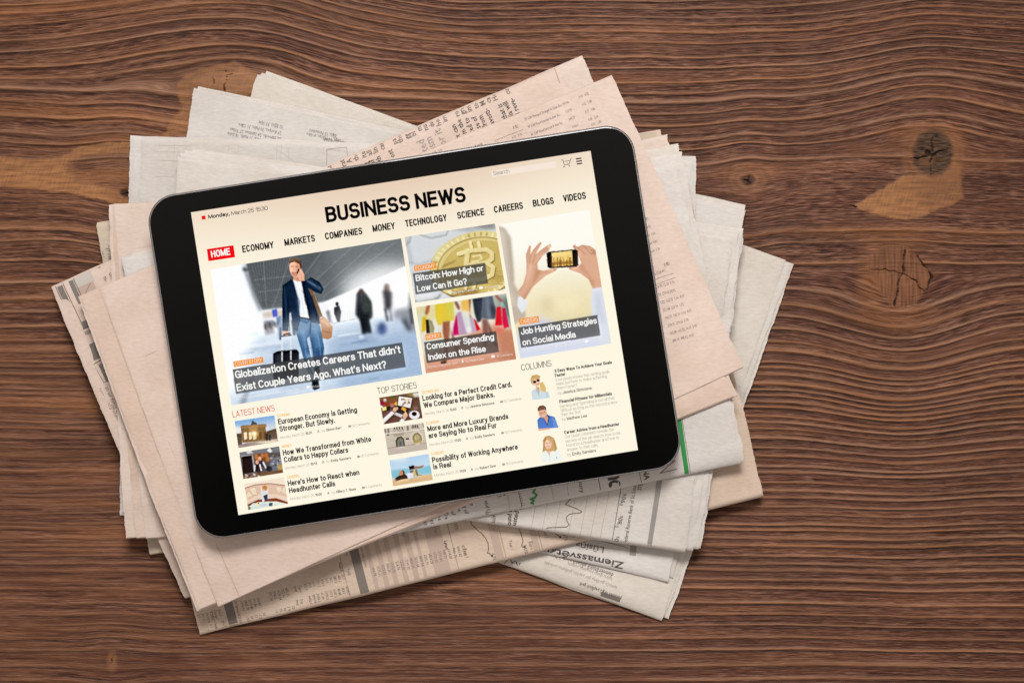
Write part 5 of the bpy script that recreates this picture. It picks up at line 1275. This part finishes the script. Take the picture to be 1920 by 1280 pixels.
p.ell(304, 1015, 46, 64, (242, 200, 174), -8); p.poly([(255, 990), (300, 920), (350, 960), (370, 1040), (340, 980), (290, 950)], (214, 174, 118)); p.line([(282, 1045), (322, 1040)], 9, (226, 130, 120), 0.9); p.line([(275, 1000), (292, 996)], 6, (90, 70, 60), 0.8); p.line([(315, 994), (332, 990)], 6, (90, 70, 60), 0.8); p.line([(325, 1160), (330, 1230)], 5, (206, 212, 206), 0.9); p.line([(415, 1180), (420, 1200)], 9, (130, 140, 130), 0.8); p.done()

# -- lettering and boxes on the page
tx = MB()
def qd(q, m, lift=0.00018):
    tx.add(scr(np.array(q, float), lift) + TINV, [[3, 2, 1, 0]], EMS.index(m))
def tt(s, x0, y0, x1, y1, cap, m="black", weight=0.13, lift=0.00024):
    p0 = np.array((x0, y0), float); d = np.array((x1, y1), float) - p0; L = np.hypot(*d); d /= L
    v, f, w = sans(s, weight, L / cap)
    up = np.array([d[1], -d[0]])
    tx.add(scr(p0 + v[:, :1] * d * (L / w) + v[:, 1:] * up * cap, lift) + TINV, f, EMS.index(m))
def sl(pts, w, m, lift=0.00022):
    for a, b in zip(pts[:-1], pts[1:]):
        a = np.array(a, float); b = np.array(b, float); d = (b - a) / np.hypot(*(b - a)); n = np.array([-d[1], d[0]]) * w / 2
        qd([a - n, b - n, b + n, a + n], m, lift)
def disc(x, y, rx, ry, m, lift=0.00022):
    t = np.linspace(0, 2 * PI, 17)[:-1]
    tx.add(scr(np.stack([x + rx * np.cos(t), y - ry * np.sin(t)], -1), lift) + TINV, [list(range(16))], EMS.index(m))
qd([(377.8, 405.2), (384.8, 404.1), (385.9, 411), (378.9, 412.1)], "red")
tt("Monday,", 391, 410.3, 431, 404.2, 7.6, "black", 0.2); tt("March 25 15:30", 434, 403.8, 502.5, 393.6, 7.6, "soft", 0.12)
tt("BUSINESS NEWS", 612.7, 417.8, 874.5, 378.6, 29.6, "black", 0.195)
qd([(387.9, 467.1), (437.9, 459.8), (440.8, 482.2), (390.9, 489.7)], "red")
tt("HOME", 396.8, 483.2, 432.4, 477.6, 13, "white", 0.17)
for s, a, b, c, d in [("ECONOMY", 455.2, 473.7, 514.3, 464.9), ("MARKETS", 534, 461.4, 591.4, 452.8), ("COMPANIES", 610.4, 449.6, 680.2, 439.2), ("MONEY", 699.2, 435.4, 741.6, 429.2), ("TECHNOLOGY", 760.8, 425.8, 838.9, 414.1),
                      ("SCIENCE", 858, 410.8, 908.6, 403.2), ("CAREERS", 927, 399.6, 981.2, 391.6), ("BLOGS", 1000, 388, 1039, 382.4), ("VIDEOS", 1056.6, 379, 1099.2, 372.8)]: tt(s, a, b, c, d, 13, "black", 0.185)
qd([(920.6, 320.9), (1042, 302.5), (1043.6, 314), (922.6, 332.3)], "field"); tt("Search", 925.2, 329.1, 955.4, 324.4, 7.6, "dgrey", 0.1)
sl([(1052.5, 300.5), (1055.5, 300), (1058, 309.5), (1067, 308.2), (1070, 298), (1072, 297.6)], 1.5, "icon"); sl([(1056, 303.2), (1068.5, 301.2)], 1.2, "icon"); disc(1057.5, 312.8, 1.5, 1.5, "icon"); disc(1067.3, 311.3, 1.5, 1.5, "icon"); sl([(1063, 302), (1063.5, 309)], 0.7, "icon")
for k in range(3): sl([(1079.6 + k * .9, 298.4 + k * 4.7), (1090.2 + k * .9, 296.8 + k * 4.7)], 2.3, "black")
def tagbox(q, s, m="orange"):
    qd(q, m); a = np.array(q[3], float); b = np.array(q[2], float); t = np.array(q[0], float); up = (t - a); h = np.hypot(*up); d = (b - a) / np.hypot(*(b - a))
    p0 = a + up * 0.16 + d * 2.6; p1 = b + up * 0.16 - d * 2.6
    tt(s, *p0, *p1, h * 0.68, "dim", 0.10)
tagbox([(437.5, 677.5), (493, 668.5), (494.3, 678.9), (438.8, 688.2)], "COVER STORY"); tagbox([(775.8, 498.4), (816.8, 492.1), (818.4, 502.5), (777.4, 509)], "ECONOMY"); tagbox([(796.9, 626.9), (826.9, 622.2), (828.5, 633), (798.5, 637.9)], "MONEY"); tagbox([(972.6, 597.6), (1009.7, 592.2), (1011.3, 603.5), (974.3, 609.1)], "CAREERS")
for s, a, b, c, d, h in [("Globalization Creates Careers That didn‘t", 441.8, 709.3, 751.8, 661.3, 14.2), ("Exist Couple Years Ago. What‘s Next?", 444.8, 733.6, 725, 689.7, 14.2), ("Bitcoin: How High or", 780.2, 527.4, 907, 507.8, 11.8), ("Low Can It Go?", 782.8, 547.2, 876, 532.8, 11.8),
                         ("Consumer Spending", 800.9, 655.6, 926.8, 636.4, 11.8), ("Index on the Rise", 803.9, 675.4, 911.6, 659, 11.8), ("Job Hunting Strategies", 977.3, 627.6, 1119.6, 606, 11.8), ("on Social Media", 980.1, 647.8, 1080.4, 632.2, 11.8)]: tt(s, a, b, c, d, h, "white", 0.16)
def person(x, y, k, m):
    disc(x, y - 3.4 * k, 1.5 * k, 1.7 * k, m); qd([(x - 2.6 * k, y - 0.2), (x - 1.2 * k, y - 2 * k), (x + 1.2 * k, y - 2 * k), (x + 2.8 * k, y - 1)], m)
def bubble(x, y, k, m):
    disc(x, y - 2.4 * k, 3.2 * k, 2.2 * k, m); qd([(x - 2 * k, y - 1.6 * k), (x - 0.6 * k, y - 1.2 * k), (x - 2.2 * k, y + 0.6 * k), (x - 2.6 * k, y + .5 * k)], m)
for x, y, s in [(521, 737, "by Simon Barr"), (845, 551.5, "by Emily Sanders"), (867.5, 680, "by Robert Dew"), (1043, 651.5, "by Jessica Simmons")]:
    person(x, y, 1.1, "dim"); L = len(s) * 2.7; tt(s, x + 6, y - 1, x + 6 + L, y - 1 - L * .155, 4, "dim", 0.12); bubble(x + 57, y - 9.5, 1.1, "white")
    tt("Monday, March 25 12:40", x - 66, y + 10, x - 8, y + 1.2, 3.8, "dim", 0.10); tt("10 Comments", x + 64, y - 10, x + 94, y - 14.6, 3.8, "dim", 0.10)
tt("LATEST NEWS", 436.8, 782.4, 515.6, 770, 11.6, "lred", 0.095); tt("TOP STORIES", 708, 738.5, 782.2, 727.2, 11.6, "soft", 0.09); tt("COLUMNS", 978, 694.9, 1034.4, 686.3, 11.8, "soft", 0.09)
def story(cat, c, l1, a, l2, b, meta, tm, me, who, wh, com, cm):
    tt(cat, *c, 5.2, "lorange", 0.14); tt(l1, *a, 10.4, "black", 0.178); tt(l2, *b, 10.4, "black", 0.178)
    d = np.array([0.98777, -0.1559]); p0 = np.array(meta, float); p1 = np.array(me, float); L = np.hypot(*(p1 - p0)); u = (p1 - p0) / L
    q = p0 + u * L * 0.76
    tt("Monday, March 25", *p0, *q, 5, "grey", 0.10); tt(tm, *(q + u * 1.8), *p1, 5, "dgrey", 0.19)
    w0 = np.array(wh[:2], float); person(*(w0 - u * 15.2), 1.0, "grey"); tt("by", *(w0 - u * 8.5), *(w0 - u * 2), 5, "grey", 0.10); tt(who, *wh, 5, "dgrey", 0.19)
    c0 = np.array(cm[:2], float); bubble(*(c0 - u * 4.6), 1.0, "grey"); tt(com, *cm, 5, "grey", 0.10)
story("ECONOMY", (520.2, 782.1, 544.8, 778.2), "European Economy is Getting", (522.2, 795.4, 670, 772.5), "Stronger. But Slowly.", (524.7, 808.9, 628.4, 792.1), (526.1, 822.5), "15:21", (585.3, 812.8), "Simon Barr", (612, 808.2, 641, 803.4), "32 Comments", (660.5, 800.3, 693.9, 795))
story("MONEY", (529, 839.5, 547.4, 836.6), "How We Transformed from White", (531.2, 853.6, 696.4, 827.4), "Collars to Happy Collars", (533.5, 866.7, 653.6, 847.6), (535.1, 879.8), "15:14", (595, 870.2), "Emily Sanders", (621, 865.9, 658.4, 860), "20 Comments", (677.1, 857, 711, 851.6))
story("CAREERS", (538.4, 897.3, 561.5, 893.7), "Here's How to React when", (540.4, 910.8, 674.4, 889.6), "Headhunter Calls", (542.7, 924.3, 629.2, 910.6), (544.6, 937.2), "15:05", (603.8, 927.9), "Hillary T. Rose", (630.8, 924, 667.6, 918.2), "5 Comments", (685.9, 915.2, 716.4, 910.4))
story("TECHNOLOGY", (791, 738.4, 824.2, 733.1), "Looking for a Perfect Credit Card.", (792.8, 751.3, 960, 724.8), "We Compare Major Banks.", (794.8, 764.8, 927.6, 743.8), (796.9, 778.1), "12:00", (856.2, 768.7), "Jessica Simmons", (881.7, 764.4, 927.4, 757.2), "10 Comments", (945.2, 754.4, 977.8, 749.2))
story("ECONOMY", (799.6, 796, 824.4, 792.1), "More and More Luxury Brands", (801.8, 808.8, 953.6, 784.7), "are Saying No to Real Fur", (804.1, 821.7, 931.8, 801.5), (805.9, 835.9), "11:20", (864.8, 826.4), "Emily Sanders", (890.7, 821.9, 927.9, 816), "12 Comments", (947, 812.8, 979.5, 807.6))
story("CAREERS", (809, 853.2, 832.5, 849.5), "Possibility of Working Anywhere", (810.9, 867.2, 971.4, 841.8), "is Real", (813.1, 879.8, 846.4, 874.5), (815.2, 893.1), "11:09", (873.8, 883.8), "Robert Dew", (899.9, 879.6, 930, 874.8), "19 Comments", (948.8, 871.6, 981.7, 866.4))
for s, a, b, c, d, bold in [("3 Easy Ways To Achieve Your Goals", 1040, 698.4, 1147.6, 681.6, 1), ("Faster", 1040.9, 706.8, 1060.4, 703.6, 1), ("Everybody knows that setting goals", 1042.3, 714.9, 1143.2, 698.9, 0), ("helps but how to make achieving", 1043.2, 722.5, 1138.2, 707.5, 0), ("them Faster?", 1044.8, 730.5, 1082.4, 724.6, 0),
                            ("Financial Fitness for Millennials", 1049.3, 755.9, 1147.7, 740.3, 1), ("Earning and Spending is not all that", 1050.2, 764.5, 1152.5, 748.3, 0), ("difficult as long as the second is less", 1051.7, 772.4, 1157.4, 755.7, 0), ("then the first.", 1053, 780, 1089.6, 774.2, 0),
                            ("Career Advice from a Headhunter", 1058.3, 813.4, 1161.5, 797.1, 1), ("Our Guest columnist reveals the", 1059.4, 821.4, 1151.2, 806.9, 0), ("secrets of the job search, how to be", 1060.6, 829.8, 1163.2, 813.6, 0), ("found by a headhunter and how to", 1062, 837.6, 1161, 822, 0), ("answer to their calls.", 1063.7, 845.6, 1121.4, 836.5, 0)]:
    tt(s, a, b, c, d, 6.2 if bold else 6.0, "black" if bold else "grey", 0.19 if bold else 0.10)
for s, x, y, x1, y1 in [("Jessica Simmons", 1055.2, 738.3, 1110, 729.6), ("Mathew Lee", 1063, 787.4, 1101, 781.4), ("Emily Sanders", 1073.4, 853.6, 1118, 846.5)]:
    tt("by", x - 9, y + 1.4, x - 2, y + .3, 6, "grey", 0.10); tt(s, x, y, x1, y1, 6, "dgrey", 0.17)
tx.build("page_text", [EM[k] for k in EMS], screen)

bpy.data.objects.remove(_to)
bpy.data.curves.remove(_tc)
